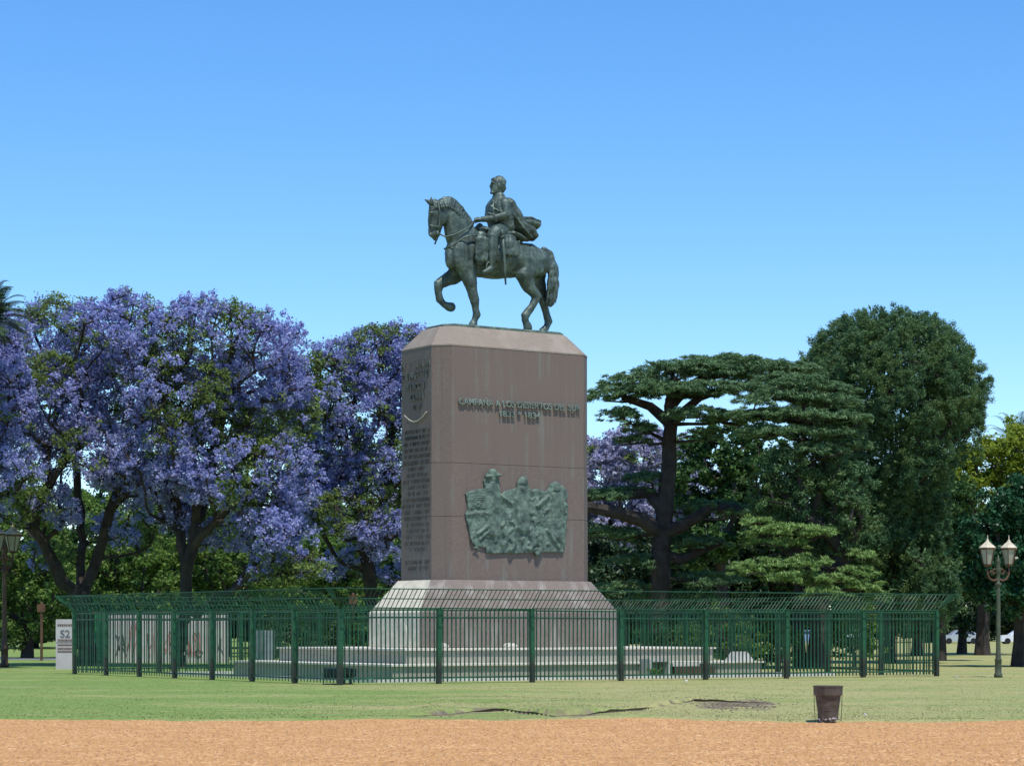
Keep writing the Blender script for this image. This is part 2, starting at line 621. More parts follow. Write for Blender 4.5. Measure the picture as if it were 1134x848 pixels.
def ground_z(x, y):
    x, y = np.asarray(x, float), np.asarray(y, float)
    near = sstep((y - edge_y(x) + .3) / .6)
    z = -.03 + .06 * near
    z = z + .018 * np.sin(x * .9 + y * .35) * np.sin(y * .55 - x * .2) * near
    w = sstep((x - bx[0]) / .8) * sstep((bx[-1] - x) / .8)
    d = y - bank_y(x)
    hb = .085 + .04 * np.sin(x * 1.7) * np.sin(x * .63 + 1)
    z = z + w * hb * sstep(d / .14) * (1 - sstep((d - 4) / 9))
    far = sstep((y - 60) / 10)
    z = z * (1 - far)
    return z


def wob(x, y):
    return (vnoise(x * 1.7 + 9, y * 2.3) + .6 * vnoise(x * 4.1, y * 6.3 + 7) + .4 * vnoise(x * 9.3 + 3, y * 13)) - 1.0


def soil(x, y):
    w = sstep((x - bx[0]) / .6) * sstep((bx[-1] - x) / .6)
    d = y - bank_y(x)
    k = wob(x, y)
    s = w * (1 - sstep((np.abs(d + .25) - .15) / .7)) * np.clip(.36 + .8 * k, 0, .6)
    px = x / y * F + CX
    py = HY + EYE * F / y
    pa = (1 - sstep((np.abs(px - 815) - 30) / 26)) * (1 - sstep((np.abs(py - 782.3) - 2.2) / 4.2))
    s2 = np.clip(pa * (.56 + 1.0 * k), 0, .75)
    l_ = (1 - sstep((np.abs(px - 20) - 40) / 20)) * (1 - sstep(np.abs(py - 759 + (px - 20) * .05) / 2.2)) * np.clip(.4 + .5 * k, 0, .6)
    return np.maximum(np.maximum(s, s2), l_)


xs = np.concatenate([[-2500, -900, -300, -120, -60, -35], np.arange(-24, -12, .4), np.arange(-12, 12.01, .08), np.arange(12.4, 24.1, .4), [35, 60, 120, 300, 900, 2500]])
ys = np.concatenate([[-60, -10, 10, 20, 28, 34], np.arange(38, 54, .06), np.arange(54, 56, .2), np.arange(56, 76, .4), [78, 82, 88, 96, 110, 130, 160, 220, 320, 500, 1000, 3000]])
GX, GYY = np.meshgrid(xs, ys)
GZ = ground_z(GX, GYY)
me = bpy.data.meshes.new('lawn')
nx, ny = len(xs), len(ys)
idx = np.arange(nx * ny).reshape(ny, nx)
fs = np.stack([idx[:-1, :-1], idx[:-1, 1:], idx[1:, 1:], idx[1:, :-1]], -1).reshape(-1, 4)
me.from_pydata(np.stack([GX, GYY, GZ], -1).reshape(-1, 3).tolist(), [], fs.tolist())
at = me.attributes.new('soil', 'FLOAT', 'POINT')
at.data.foreach_set('value', soil(GX, GYY).ravel().astype(np.float32))
lawn = link('ground', me, M['lawn'], None, True)
tag(lawn, kind='structure')

mb = MB()
gx = np.concatenate([[-400, -100, -40], np.arange(-24, 24.01, .2), [40, 100, 400]])
rows = [np.full_like(gx, -60), np.full_like(gx, 20.0), np.full_like(gx, 36.0), edge_y(gx) + .35]
mb.rings  # noqa
vs = [(x, r[i], .004) for r in rows for i, x in enumerate(gx)]
n_ = len(gx)
mb.add(vs, [(k * n_ + i, k * n_ + i + 1, (k + 1) * n_ + i + 1, (k + 1) * n_ + i) for k in range(3) for i in range(n_ - 1)])
tag(mb.build('gravel_path', M['gravel']), kind='structure')

# broken edge of the bank: a ragged face of bare soil, and loose clods on the scraped patch
mb = MB()
sxs = np.arange(bx[0] + .25, bx[-1] - .25, .035)
yb0 = bank_y(sxs) - .10 + .05 * vnoise(sxs * 6, sxs * 0 + 2)
zlo = ground_z(sxs, yb0 - .25) - .02
zhi = ground_z(sxs, bank_y(sxs) + .35)
rag = vnoise(sxs * 3.1, sxs * 0 + 11) * .65 + vnoise(sxs * 8, sxs * 0 + 5) * .35
gap = .12 + .88 * np.clip((vnoise(sxs * .9 + 3, sxs * 0 + 21) - .2) * 2.5, 0, 1)
zt = zlo + .02 + (zhi - zlo - .02) * gap * (.2 + .75 * rag)
nb_ = len(sxs)
vs = []
for x_, y_, a_, t_ in zip(sxs, yb0, zlo, zt):
    vs += [(x_, y_, a_), (x_, y_ + .02, (a_ + t_) / 2), (x_, y_ - .01, t_), (x_, y_ + .14, t_ - .015)]
mb.add(vs, [(i * 4 + k, (i + 1) * 4 + k, (i + 1) * 4 + k + 1, i * 4 + k + 1) for i in range(nb_ - 1) for k in range(3)])
M['earth'] = plain('bare_earth', (.12, .085, .055), .95, .5, 7, bs=.6)
tag(mb.build('eroded_bank', M['earth']), kind='structure')
mb = MB()
for i in range(300):
    py0 = 782 + rnd.gauss(0, 3.0)
    px0 = 815 + rnd.gauss(0, 26)
    y_ = GY(py0)
    x_ = W(px0, py0, y_).x
    s_ = rnd.uniform(.008, .024)
    z_ = float(ground_z(x_, y_))
    mb.ell((x_, y_, z_ + s_ * .2), (s_ * rnd.uniform(.8, 1.6), s_ * rnd.uniform(.8, 1.5), s_ * .6), 6, 4)
M['clod'] = plain('dry_clods', (.15, .115, .08), .95, .35, 7, bs=.4)
tag(mb.build('soil_clods', M['clod']), kind='stuff')

# loose pebbles on the path
N = 17000
py_ = 27 + 15.2 * rng.random(N) ** 1.0
px_ = (rng.random(N) - .5) * .46 * py_
ok = py_ < edge_y(px_) - .1
px_, py_ = px_[ok], py_[ok]
mbp = []
for x, y in zip(px_, py_):
    s = rnd.uniform(.006, .024)
    a = rnd.uniform(0, 6.28)
    q = []
    for k in range(4):
        q.append((x + s * math.cos(a + k * 1.57) * rnd.uniform(.7, 1.3), y + s * math.sin(a + k * 1.57) * rnd.uniform(.7, 1.3), .005))
    t = (x, y, .005 + s * rnd.uniform(.6, 1.1))
    mbp.append(q + [t])
mb = MB()
for q in mbp:
    mb.add(q, [(0, 1, 4), (1, 2, 4), (2, 3, 4), (3, 0, 4)])
tag(mb.build('pebbles', M['pebble']), kind='stuff')

# short mown grass, blade by blade
N = 230000
y = 40.3 + 75 * rng.random(N) ** 2.0
x = (rng.random(N) - .5) * .48 * y
s_ = soil(x, y)
keep = (y > edge_y(x) - .35 + .7 * rng.random(N)) & (rng.random(N) > s_ * 2.6)
x, y = x[keep], y[keep]
z = ground_z(x, y) - .004
n_ = len(x)
a = rng.random(n_) * 6.283
tf = np.clip((vnoise(x * 1.1 + 5, y * .9) * vnoise(x * 3.3, y * 2.1 + 3) - .38) * 4, 0, 1)
h = .005 + .012 * rng.random(n_) ** 2 + tf * .008 * rng.random(n_)
wd = .006 + .010 * rng.random(n_)
ln = .03 * (rng.random(n_) - .5)
ln2 = .03 * (rng.random(n_) - .5)
ca, sa = np.cos(a) * wd, np.sin(a) * wd
V = np.zeros((n_, 4, 3))
V[:, 0] = np.stack([x - ca, y - sa, z], -1)
V[:, 1] = np.stack([x + ca, y + sa, z], -1)
V[:, 2] = np.stack([x + ca * .2 + ln, y + sa * .2 + ln2, z + h], -1)
V[:, 3] = np.stack([x - ca * .2 + ln, y - sa * .2 + ln2, z + h], -1)
tag(link('grass', quads_mesh('grass', V), M['blades']), kind='stuff')

# ---------------------------------------------------------------- the monument
ANG = math.radians(33)
CA, SA = math.cos(ANG), math.sin(ANG)
MC = Vector((-.58, 82.2, 0))


def mon(px, py, v):
    """monument coordinates (along, across, height) of a point seen at px,py that lies at depth v across the monument"""
    k = (px - CX) / F
    u = (k * (MC.y + v * CA) - MC.x + v * SA) / (CA - k * SA)
    Z = MC.y + u * SA + v * CA
    return Vector((u, v, EYE + (HY - py) * Z / F))


def octo(Wd, D, ch, z):
    a, b_ = Wd / 2, D / 2
    return [(-a + ch, -b_, z), (a - ch, -b_, z), (a, -b_ + ch, z), (a, b_ - ch, z), (a - ch, b_, z), (-a + ch, b_, z), (-a, b_ - ch, z), (-a, -b_ + ch, z)]


def rect(Wd, D, z):
    a, b_ = Wd / 2, D / 2
    return [(-a, -b_, z), (a, -b_, z), (a, b_, z), (-a, b_, z)]


ped = empty('pedestal', MC, ANG)
tag(ped, 'tall brown granite pedestal with bronze lettering and a green bronze relief, under the equestrian statue', 'pedestal')
mb = MB()
WS, DS, CH = 6.42, 3.0, .5
for z0, z1, k in ((3.28, 5.42, .03), (5.435, 7.235, .02), (7.25, 11.2, .0)):
    mb.rings([octo(WS + k, DS + k, CH, z0), octo(WS + k, DS + k, CH, z1)])
mb.rings([octo(WS - .05, DS - .05, CH, 3.3), octo(WS - .05, DS - .05, CH, 11.1)])
mb.build('shaft', M['granite'], ped)
mb = MB()
mb.rings([octo(WS + .02, DS + .02, CH, 11.203), octo(WS + .02, DS + .02, CH, 11.25), octo(5.25, 1.85, .36, 11.95)])
mb.build('cap', M['granite_top'], ped)
mb = MB()
A_, B_, C_ = octo(8.22, 4.72, .66, 1.0), octo(8.22, 4.72, .66, 2.17), octo(6.62, 3.22, .52, 3.277)
mb.rings([A_, B_, C_])
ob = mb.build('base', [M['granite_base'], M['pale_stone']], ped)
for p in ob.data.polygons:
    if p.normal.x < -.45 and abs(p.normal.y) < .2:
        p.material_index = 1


def text_mesh(body, size, depth, spacing=1.0):
    cu = bpy.data.curves.new('t', 'FONT')
    cu.body = body
    cu.size = size
    cu.extrude = depth / 2
    cu.offset = size * .012
    cu.space_character = spacing
    cu.align_x = 'CENTER'
    cu.align_y = 'BOTTOM_BASELINE'
    to = bpy.data.objects.new('t', cu)
    COL.objects.link(to)
    dg = bpy.context.evaluated_depsgraph_get()
    out = bpy.data.meshes.new_from_object(to.evaluated_get(dg))
    bpy.data.objects.remove(to)
    return out


FV = -DS / 2 - .005


def front_text(body, px0, py0, px1, py1, hpx, depth=.06):
    """line of raised letters on the front face between two baseline ends"""
    a, b_ = mon(px0, py0, FV), mon(px1, py1, FV)
    size = hpx / F * MC.y / .72
    t_ = text_mesh(body, size, depth)
    xs_ = [v.co.x for v in t_.vertices]
    sx = (b_.x - a.x) / (max(xs_) - min(xs_))
    mid = (max(xs_) + min(xs_)) / 2
    for v in t_.vertices:
        q = v.co.copy()
        v.co = ((a.x + b_.x) / 2 + (q.x - mid) * sx, FV - depth / 2 - .03 - q.z, (a.z + b_.z) / 2 + q.y)
    t_.update()
    return t_


o = link('lettering', front_text('CAMPAÑA A LOS DESIERTOS DEL SUR', 507, 446, 641.5, 457, 7.0), M['letter'], ped)
o = link('lettering', front_text('1833 * 1834', 552.5, 461, 597, 463.5, 6.2), M['letter'], ped)

# left face: worn heading, a metal swag and many rows of worn small letters that cannot be read
LU = -WS / 2 - .016


def worn_row(mb, zc, v0, v1, h, depth, seed):
    r = random.Random(seed)
    v = v0
    while v < v1 - h * .3:
        w_ = h * r.uniform(.45, .75)
        if r.random() < .13:
            v += h * .55
            continue
        k = h * .17
        pick = r.randrange(6)
        bars = []
        if pick in (0, 2, 3, 5):
            bars.append((v, v + k, zc, zc + h))
        if pick in (1, 3, 5):
            bars.append((v + w_ - k, v + w_, zc, zc + h))
        if pick in (0, 1, 2, 4):
            bars.append((v + k, v + w_ - k, zc + h - k, zc + h))
        if pick in (0, 3, 4, 5):
            bars.append((v + k, v + w_ - k, zc + h * .42, zc + h * .42 + k))
        if pick in (0, 1, 2):
            bars.append((v + k, v + w_ - k, zc, zc + k))
        for a, b_, c_, d_ in bars:
            mb.box(LU - depth, LU + .03, a, b_, c_, d_)
        v += w_ + h * .28
    mb.box(LU + .021, LU + .04, v0 - .01, v1 + .12, zc - .004, zc + h + .004)      # unseen bar added inside the stone, joining the row's letters


hd = [(10.55, -.95, .95, .24), (10.16, -.82, .86, .24), (9.80, -.66, .55, .22), (9.44, -.5, .42, .20), (9.12, -.4, .3, .16)]
for i, (zc, a, b_, h) in enumerate(hd):
    mb = MB()
    worn_row(mb, zc, a, b_, h, .05, 50 + i)
    mb.build('lettering', M['dull_letter'], ped)
for i in range(23):
    mb = MB()
    zc = 8.32 - i * .213
    if 4.2 > zc > 3.95:
        continue
    wv = .92 if i < 5 else (.6 if i in (6, 19, 20) else rnd.uniform(.72, .95))
    worn_row(mb, zc, -wv, wv - rnd.uniform(0, .2), .115, .012, 80 + i)
    mb.build('lettering', M['dark_letter'], ped)
mb = MB()
pts = [(LU - .05, -.78 + 1.5 * t, 8.98 - .28 * math.sin(math.pi * t) + (.0 if t > .0 else 0)) for t in np.linspace(0, 1, 13)]
mb.tube(pts, .028, 6)
mb.build('swag', M['terrace'], ped, True)

# relief: a cut-out bronze sheet with three standing figures
def RZ(X, Y):
    return mon(505 + X / 7.37, 510 + Y / 7.37, FV)


OUT = [(70, 265), (150, 235), (225, 228), (218, 170), (235, 110), (262, 72), (300, 65), (335, 95), (345, 160), (345, 240), (360, 275), (390, 248), (440, 235), (490, 225), (488, 180), (520, 135), (552, 122), (575, 150), (580, 200), (610, 240), (650, 226), (690, 246), (730, 252), (760, 190), (800, 168), (840, 185), (870, 215), (900, 245), (905, 310), (885, 330), (900, 400), (900, 470), (888, 500), (895, 560), (885, 620), (885, 680), (870, 750), (640, 745), (520, 757), (240, 755), (235, 710), (150, 700), (110, 640), (95, 560), (75, 470), (66, 430), (92, 400), (85, 340)]
mb = MB()
pl = [RZ(*p) for p in OUT]
k_ = len(pl)
mb.add([(p.x, FV - .10, p.z) for p in pl] + [(p.x, FV + .005, p.z) for p in pl], [tuple(range(k_)), tuple(range(2 * k_ - 1, k_ - 1, -1))] + [(i, i + k_, (i + 1) % k_ + k_, (i + 1) % k_) for i in range(k_)])


def rl(pts, r, dep=.1, lat=.05):
    q = []
    for p in pts:
        w_ = RZ(*p)
        q.append((w_.x, FV - dep, w_.z))
    mb.tube(q, r, 8, caps=True, lat=[lat] * len(q) if isinstance(r, (int, float)) else [lat] * len(q), latv=(0, 1, 0))


R_ = lambda *a: list(a)
rl([(285, 150), (285, 100)], [.17, .18], .10, .10)
rl([(285, 190), (285, 230), (290, 330), (300, 480), (300, 600)], [.14, .30, .36, .30, .30], .10, .10)
rl([(230, 130), (345, 120)], .05, .13, .08)
rl([(540, 190), (545, 160)], [.13, .14], .10, .09)
rl([(535, 230), (530, 330), (530, 450), (540, 560)], [.2, .34, .3, .3], .10, .10)
rl([(810, 235), (805, 205)], [.15, .15], .10, .10)
rl([(815, 280), (820, 380), (815, 500), (810, 620)], [.28, .34, .28, .28], .10, .10)
rl([(350, 285), (440, 350)], .06, .12, .06)
rl([(740, 290), (650, 370)], .06, .12, .06)
rl([(90, 440), (180, 425), (280, 440)], .06, .12, .05)
rl([(160, 600), (290, 500)], .05, .12, .05)
rl([(180, 640), (300, 540)], .04, .12, .05)
rl([(730, 570), (820, 700)], .06, .13, .06)
for (a, b_) in ((440, 610), (600, 600), (380, 560), (660, 640)):
    rl([(a, b_), (a + 20, b_ + 70), (a - 10, b_ + 120)], [.16, .12, .1], .11, .1)
    rl([(a - 20, b_ - 30), (a - 5, b_ - 50)], [.08, .07], .12, .1)
for i in range(46):
    X, Y = rnd.uniform(110, 880), rnd.uniform(290, 720)
    d_ = rnd.uniform(0, 6.28)
    L_ = rnd.uniform(15, 60)
    rl([(X, Y), (X + L_ * math.cos(d_) * .5, Y + L_ * math.sin(d_) * .5), (X + L_ * math.cos(d_ + .5), Y + L_ * math.sin(d_ + .5))], rnd.uniform(.03, .075), .10, rnd.uniform(.03, .07))
for i in range(7):
    rl([(110, 290 + i * 16), (180, 282 + i * 17), (240, 290 + i * 16)], .018, .105, .025)
    rl([(790, 350 + i * 14), (890, 352 + i * 13)], .018, .115, .03)
sculpt(mb, 'relief_panel', M['verdigris'], ped, .022, 2, .016, 6)

# terrace steps and kerb
ter = empty('stone_terrace', MC, ANG)
tag(ter, 'two pale stone terrace steps with light copings around the pedestal base', 'terrace')
mb = MB()
mb.rings([rect(14.8, 11.2, -.05), rect(14.8, 11.2, .442)])
mb.rings([rect(12.4, 8.8, .40), rect(12.4, 8.8, .922)])
mb.build('steps', M['terrace'], ter)


def frame_slab(mb, Wo, Do, Wi, Di, z0, z1):
    a, b_, c_, d_ = Wo / 2, Do / 2, Wi / 2, Di / 2
    mb.box(-a, a, -b_, -d_, z0, z1)
    mb.box(-a, a, d_, b_, z0, z1)
    mb.box(-a, -c_, -d_ + .004, d_ - .004, z0, z1 - .003)
    mb.box(c_, a, -d_ + .004, d_ - .004, z0, z1 - .003)


mb = MB()
frame_slab(mb, 14.98, 11.38, 12.3, 8.7, .445, .505)
mb.rings([rect(12.58, 8.98, .925), rect(12.58, 8.98, .985)])
mb.build('coping', M['lip'], ter)
mb = MB()
frame_slab(mb, 18.2, 15.0, 17.9, 14.7, -.05, .09)
ko = mb.build('kerb', M['kerb'])
ko.location = MC
ko.rotation_euler = (0, 0, ANG)
tag(ko, 'low pale stone kerb laid in a rectangle in the grass inside the green fence', 'kerb')


def mw(u, v, h=0.0):
    return Vector((MC.x + u * CA - v * SA, MC.y + u * SA + v * CA, h))


# broken bits of stone on the base ledge
for (px, py, sx, lb) in ((491, 714.5, .16, 'small pale stone chip lying on the terrace ledge left of centre'), (565, 714, .26, 'pale broken stone lump lying on the terrace ledge below the relief')):
    p = mon(px, py, -2.75)
    mb = MB()
    mb.ell((0, 0, .05), (sx, .1, .09), 8, 5)
    for i in range(len(mb.v)):
        a = mb.v[i]
        mb.v[i] = (a[0] + rnd.uniform(-.03, .03), a[1] + rnd.uniform(-.03, .03), a[2] + rnd.uniform(-.03, .03))
    o = mb.build('stone_chunk', M['lip'])
    o.location = mw(p.x, -2.75, 1.0)
    tag(o, lb, 'stone')
mb = MB()
mb.box(-.03, .03, -.015, .015, 0, .75)
o = mb.build('plank', M['lip'])
o.location = mw(-4.17, -.9, .99)
o.rotation_euler = (0, math.radians(-9), ANG + .2)
o.location = mw(-4.24, -1.2, .99)
tag(o, 'thin pale stick leaning against the pale left side of the pedestal base', 'stick')

# ---------------------------------------------------------------- the statue
HB = 12.0
st = empty('equestrian_statue', (MC.x, MC.y, HB), ANG)
tag(st, 'dark green bronze statue of a cloaked rider on a walking horse', 'statue')


def S(X, Y, v):
    p = mon(450 + X / 4.242, 185 + Y / 4.242, v)
    return Vector((p.x, p.y, p.z - HB))


def limb(mb, L, n=14):
    mb.tube([S(a[0], a[1], a[2]) for a in L], [a[3] for a in L], n, lat=[a[4] if len(a) > 4 else a[3] for a in L], latv=(0, 1, 0), caps=True)


mb = MB()
mb.rings([octo(5.0, 1.72, .3, -.045), octo(5.0, 1.72, .3, .03), octo(4.9, 1.62, .3, .06)])
mb.build('plinth', M['verdigris'], st)
h_ = MB()
limb(h_, [(232, 405, 0, .48, .40), (275, 408, 0, .69, .54), (340, 422, 0, .73, .60), (420, 434, 0, .69, .62), (500, 434, 0, .64, .60), (575, 442, 0, .61, .58), (618, 452, 0, .52, .48)], 20)
limb(h_, [(285, 372, 0, .74, .5), (245, 302, 0, .57, .36), (214, 238, 0, .42, .27), (186, 195, 0, .34, .22), (165, 182, 0, .27, .2)], 18)
limb(h_, [(149, 180, 0, .28, .18), (146, 218, 0, .37, .21), (140, 260, 0, .32, .17), (133, 294, 0, .245, .14), (130, 316, 0, .225, .145)], 16)
h_.ell(S(168, 238, -.14), (.24, .1, .27))
h_.ell(S(168, 238, .14), (.24, .1, .27))
h_.ell(S(112, 318, -.07), (.05, .05, .05))
h_.ell(S(118, 215, -.17), (.07, .05, .06))
h_.ell(S(137, 338, 0), (.1, .08, .07))
limb(h_, [(118, 172, -.11, .08, .06), (117, 155, -.12, .07, .04), (117, 139, -.12, .02, .02)], 8)
limb(h_, [(112, 170, .11, .08, .06), (100, 160, .13, .06, .04), (86, 153, .14, .02, .02)], 8)
# shoulders and haunch muscle
h_.ell(S(258, 415, -.40), (.36, .17, .55))
h_.ell(S(258, 415, .40), (.36, .17, .55))
h_.ell(S(208, 428, -.2), (.21, .2, .38))
h_.ell(S(208, 428, .2), (.21, .2, .38))
legs = [
    [(283, 465, -.30, .42, .26), (296, 530, -.34, .28, .2), (311, 590, -.34, .19, .16), (321, 630, -.34, .175, .155), (325, 665, -.34, .12, .11), (330, 694, -.34, .145, .13), (321, 718, -.34, .115, .11), (315, 734, -.34, .16, .15), (313, 744, -.34, .18, .17)],
    [(255, 475, .28, .42, .26), (220, 515, .33, .30, .2), (178, 537, .34, .22, .17), (150, 552, .34, .20, .16), (150, 590, .34, .13, .12), (158, 624, .34, .15, .13), (178, 645, .34, .12, .12), (198, 654, .34, .15, .14), (210, 657, .34, .17, .16)],
    [(588, 455, -.28, .56, .33), (552, 512, -.33, .42, .28), (578, 568, -.34, .26, .19), (614, 612, -.34, .20, .15), (590, 655, -.34, .13, .12), (556, 700, -.34, .155, .13), (560, 726, -.34, .12, .11), (569, 746, -.34, .16, .15), (571, 756, -.34, .17, .16)],
    [(605, 470, .28, .50, .33), (612, 540, .33, .36, .25), (632, 590, .34, .25, .18), (645, 630, .34, .19, .15), (655, 680, .34, .13, .12), (668, 728, .34, .155, .13), (656, 753, .34, .12, .11), (642, 770, .34, .16, .15), (638, 780, .34, .17, .16)]]
for L in legs:
    limb(h_, L)
sculpt(h_, 'horse', M['bronze'], st, .03, 4, .022, 2.6)
t_ = MB()
limb(t_, [(645, 388, 0, .11, .12), (670, 410, 0, .15, .15), (685, 460, 0, .17, .17), (688, 515, 0, .18, .18), (684, 565, 0, .20, .18), (680, 612, 0, .20, .17), (674, 645, 0, .12, .1)])
for i in range(9):
    w_ = (i - 4) * 4.6
    limb(t_, [(655 + w_ * .3, 392, (i % 3 - 1) * .05, .05), (690 + w_, 470, (i % 3 - 1) * .15, .06), (690 + w_ * 1.1, 560, (i % 3 - 1) * .18, .06), (680 + w_ * 1.1, 640 + (i * 7) % 11, (i % 3 - 1) * .1, .03)], 7)
sculpt(t_, 'tail', M['bronze'], st, .03, 2, .03, 5)
t_ = MB()
cr = [(168, 150), (200, 143), (228, 158), (258, 190), (285, 230), (308, 262)]
for i in range(len(cr) - 1):
    limb(t_, [(cr[i][0], cr[i][1] + 6, 0, .1, .07), (cr[i + 1][0], cr[i + 1][1] + 6, 0, .1, .07)], 9)
for i in range(14):
    f = i / 13 * (len(cr) - 1.001)
    a = cr[int(f)]
    b_ = cr[int(f) + 1]
    q = f - int(f)
    X, Y = a[0] + (b_[0] - a[0]) * q, a[1] + (b_[1] - a[1]) * q
    limb(t_, [(X, Y + 5, -.02, .06), (X - 8, Y + 26, -.2, .06), (X - 2, Y + 44, -.27, .03)], 7)
limb(t_, [(135, 158, 0, .08), (115, 180, -.03, .08), (108, 205, -.03, .03)], 8)
sculpt(t_, 'mane', M['bronze'], st, .028, 1, .025, 6)

# rider
r_ = MB()
limb(r_, [(440, 300, 0, .38, .38), (434, 255, 0, .31, .36), (430, 205, 0, .33, .42), (432, 172, 0, .28, .42), (431, 150, 0, .18, .22)], 16)
limb(r_, [(431, 152, 0, .16, .16), (429, 112, 0, .15, .15)], 12)
r_.ell(S(430, 82, 0), (.27, .22, .28), 16, 12)
r_.ell(S(421, 100, 0), (.21, .18, .25), 14, 10)
limb(r_, [(403, 78, 0, .05, .05), (395, 93, 0, .055, .05), (401, 99, 0, .04, .05)], 8)
limb(r_, [(403, 73, -.12, .045, .04), (402, 71, 0, .045, .04), (403, 73, .12, .045, .04)], 8)
r_.ell(S(402, 107, 0), (.045, .075, .03), 10, 6)
r_.ell(S(403, 121, 0), (.08, .09, .06), 10, 6)
for sgn in (-1, 1):
    r_.ell(S(437, 90, .22 * sgn), (.05, .04, .085), 10, 6)
    limb(r_, [(462, 172, .42 * sgn, .2), (466, 228, .54 * sgn, .165), (415, 240, .46 * sgn, .14), (356, 246, .27 * sgn, .1)], 12)
    # hand: palm, four curled fingers, thumb
    limb(r_, [(356, 246, .27 * sgn, .09, .09), (338, 249, .20 * sgn, .085, .12)], 10)
    for q in range(4):
        dv = .065 * (q - 1.5)
        limb(r_, [(338, 246 + q * 2, .20 * sgn + dv, .036), (322, 247 + q * 2, .19 * sgn + dv, .036), (316, 256 + q, .18 * sgn + dv, .034), (326, 262, .17 * sgn + dv, .03)], 7)
    limb(r_, [(346, 242, .14 * sgn, .045), (332, 238, .10 * sgn, .038), (322, 242, .08 * sgn, .03)], 7)
    limb(r_, [(446, 303, .30 * sgn, .34, .28), (418, 312, .62 * sgn, .27), (402, 330, .76 * sgn, .22), (404, 380, .77 * sgn, .19), (402, 420, .76 * sgn, .165), (400, 462, .74 * sgn, .12)], 12)
    limb(r_, [(404, 470, .74 * sgn, .12, .1), (385, 484, .76 * sgn, .10, .1), (364, 494, .78 * sgn, .07, .08)], 10)
sculpt(r_, 'person', M['bronze'], st, .022, 2, .008, 4)
person = [o for o in st.children if o.name.startswith('person')][0]
h2 = MB()
h2.ell(S(437, 74, 0), (.25, .235, .25), 14, 10)
h2.ell(S(446, 98, 0), (.17, .2, .2), 12, 8)
for i in range(16):
    h2.ell(S(415 + 40 * rnd.random(), 52 + 14 * rnd.random(), rnd.uniform(-.15, .15)), (.07, .06, .05), 7, 5)
h2.ell(S(412, 60, 0), (.1, .16, .07), 9, 6)
sculpt(h2, 'hair', M['bronze'], person, .02, 1, .02, 9)
ck = MB()
limb(ck, [(433, 146, 0, .23, .28), (431, 178, 0, .38, .53), (434, 220, 0, .45, .60), (446, 256, 0, .43, .60), (456, 284, 0, .36, .54)], 20)
limb(ck, [(468, 178, 0, .24, .5), (490, 225, 0, .27, .56), (520, 278, 0, .28, .56), (558, 308, 0, .28, .58), (584, 330, 0, .15, .5)], 16)
for i in range(9):
    f = (i - 4) / 4
    limb(ck, [(402 + 8 * abs(f), 160, .38 * f, .04), (391 + 16 * abs(f), 205, .51 * f, .045), (400 + 22 * abs(f), 255, .55 * f, .04)], 7)
for i in range(5):
    f = (i - 2) / 2
    limb(ck, [(484, 180, .42 * f, .035), (512, 232, .52 * f, .04), (552, 288, .54 * f, .04), (592, 330, .5 * f, .03)], 7)
limb(ck, [(396, 183, -.42, .045), (430, 204, -.56, .045), (466, 222, -.52, .045)], 7)
limb(ck, [(386, 215, -.42, .045), (420, 236, -.56, .045), (468, 246, -.53, .045)], 7)
sculpt(ck, 'cloak', M['bronze'], person, .028, 2, .03, 4)
bd = MB()
limb(bd, [(512, 266, 0, .22, .5), (555, 268, 0, .22, .54), (594, 278, 0, .17, .5)], 14)
limb(bd, [(506, 246, 0, .06, .48), (556, 246, 0, .07, .52), (602, 262, 0, .05, .48)], 8)
sculpt(bd, 'bedroll', M['bronze'], st, .028, 2, .025, 5)
sdl = MB()
for sgn in (-1, 1):
    limb(sdl, [(360, 318, .60 * sgn, .22, .1), (352, 370, .72 * sgn, .26, .1), (348, 425, .70 * sgn, .20, .09), (346, 452, .66 * sgn, .15, .07)], 12)
    limb(sdl, [(480, 330, .56 * sgn, .3, .1), (492, 370, .70 * sgn, .28, .09), (498, 405, .70 * sgn, .2, .07)], 12)
    limb(sdl, [(430, 330, .62 * sgn, .3, .1), (440, 400, .74 * sgn, .26, .08), (440, 440, .72 * sgn, .2, .07)], 12)
    for i in range(9):
        limb(sdl, [(330 + i * 7, 335 + (i % 2) * 12, .78 * sgn, .05), (328 + i * 6, 430 + (i * 5) % 14, .76 * sgn, .045)], 6)
    for i in range(7):
        limb(sdl, [(470 + i * 10, 350, .76 * sgn, .045), (474 + i * 9, 408 + (i * 7) % 12, .76 * sgn, .04)], 6)
limb(sdl, [(345, 300, 0, .16, .5), (400, 318, 0, .16, .55), (480, 320, 0, .16, .55), (530, 345, 0, .1, .5)], 12)
limb(sdl, [(338, 296, 0, .12, .3), (342, 275, 0, .08, .2)], 10)
sculpt(sdl, 'saddle_cloth', M['bronze'], st, .028, 1, .025, 6)
sw = MB()
sw.tube([S(452, 325, -.92), S(458, 400, -.96), S(462, 480, -.94), S(467, 553, -.88)], [.05, .055, .05, .03], 8)
sw.tube([S(444, 330, -.98), S(462, 322, -.98)], .035, 6)
sw.tube([S(452, 325, -.92), S(448, 296, -.9)], .04, 6)
sw.build('sword', M['bronze'], st, True)
rn = MB()
for sgn in (-1, 1):
    rn.tube([S(322, 254, .18 * sgn), S(295, 282, .46 * sgn), S(265, 298, .46 * sgn), S(225, 318, .38 * sgn), (S(185, 328, .26 * sgn)), S(150, 312, .18 * sgn)], .028, 6)
rn.build('reins', M['bronze'], st, True)
br = MB()
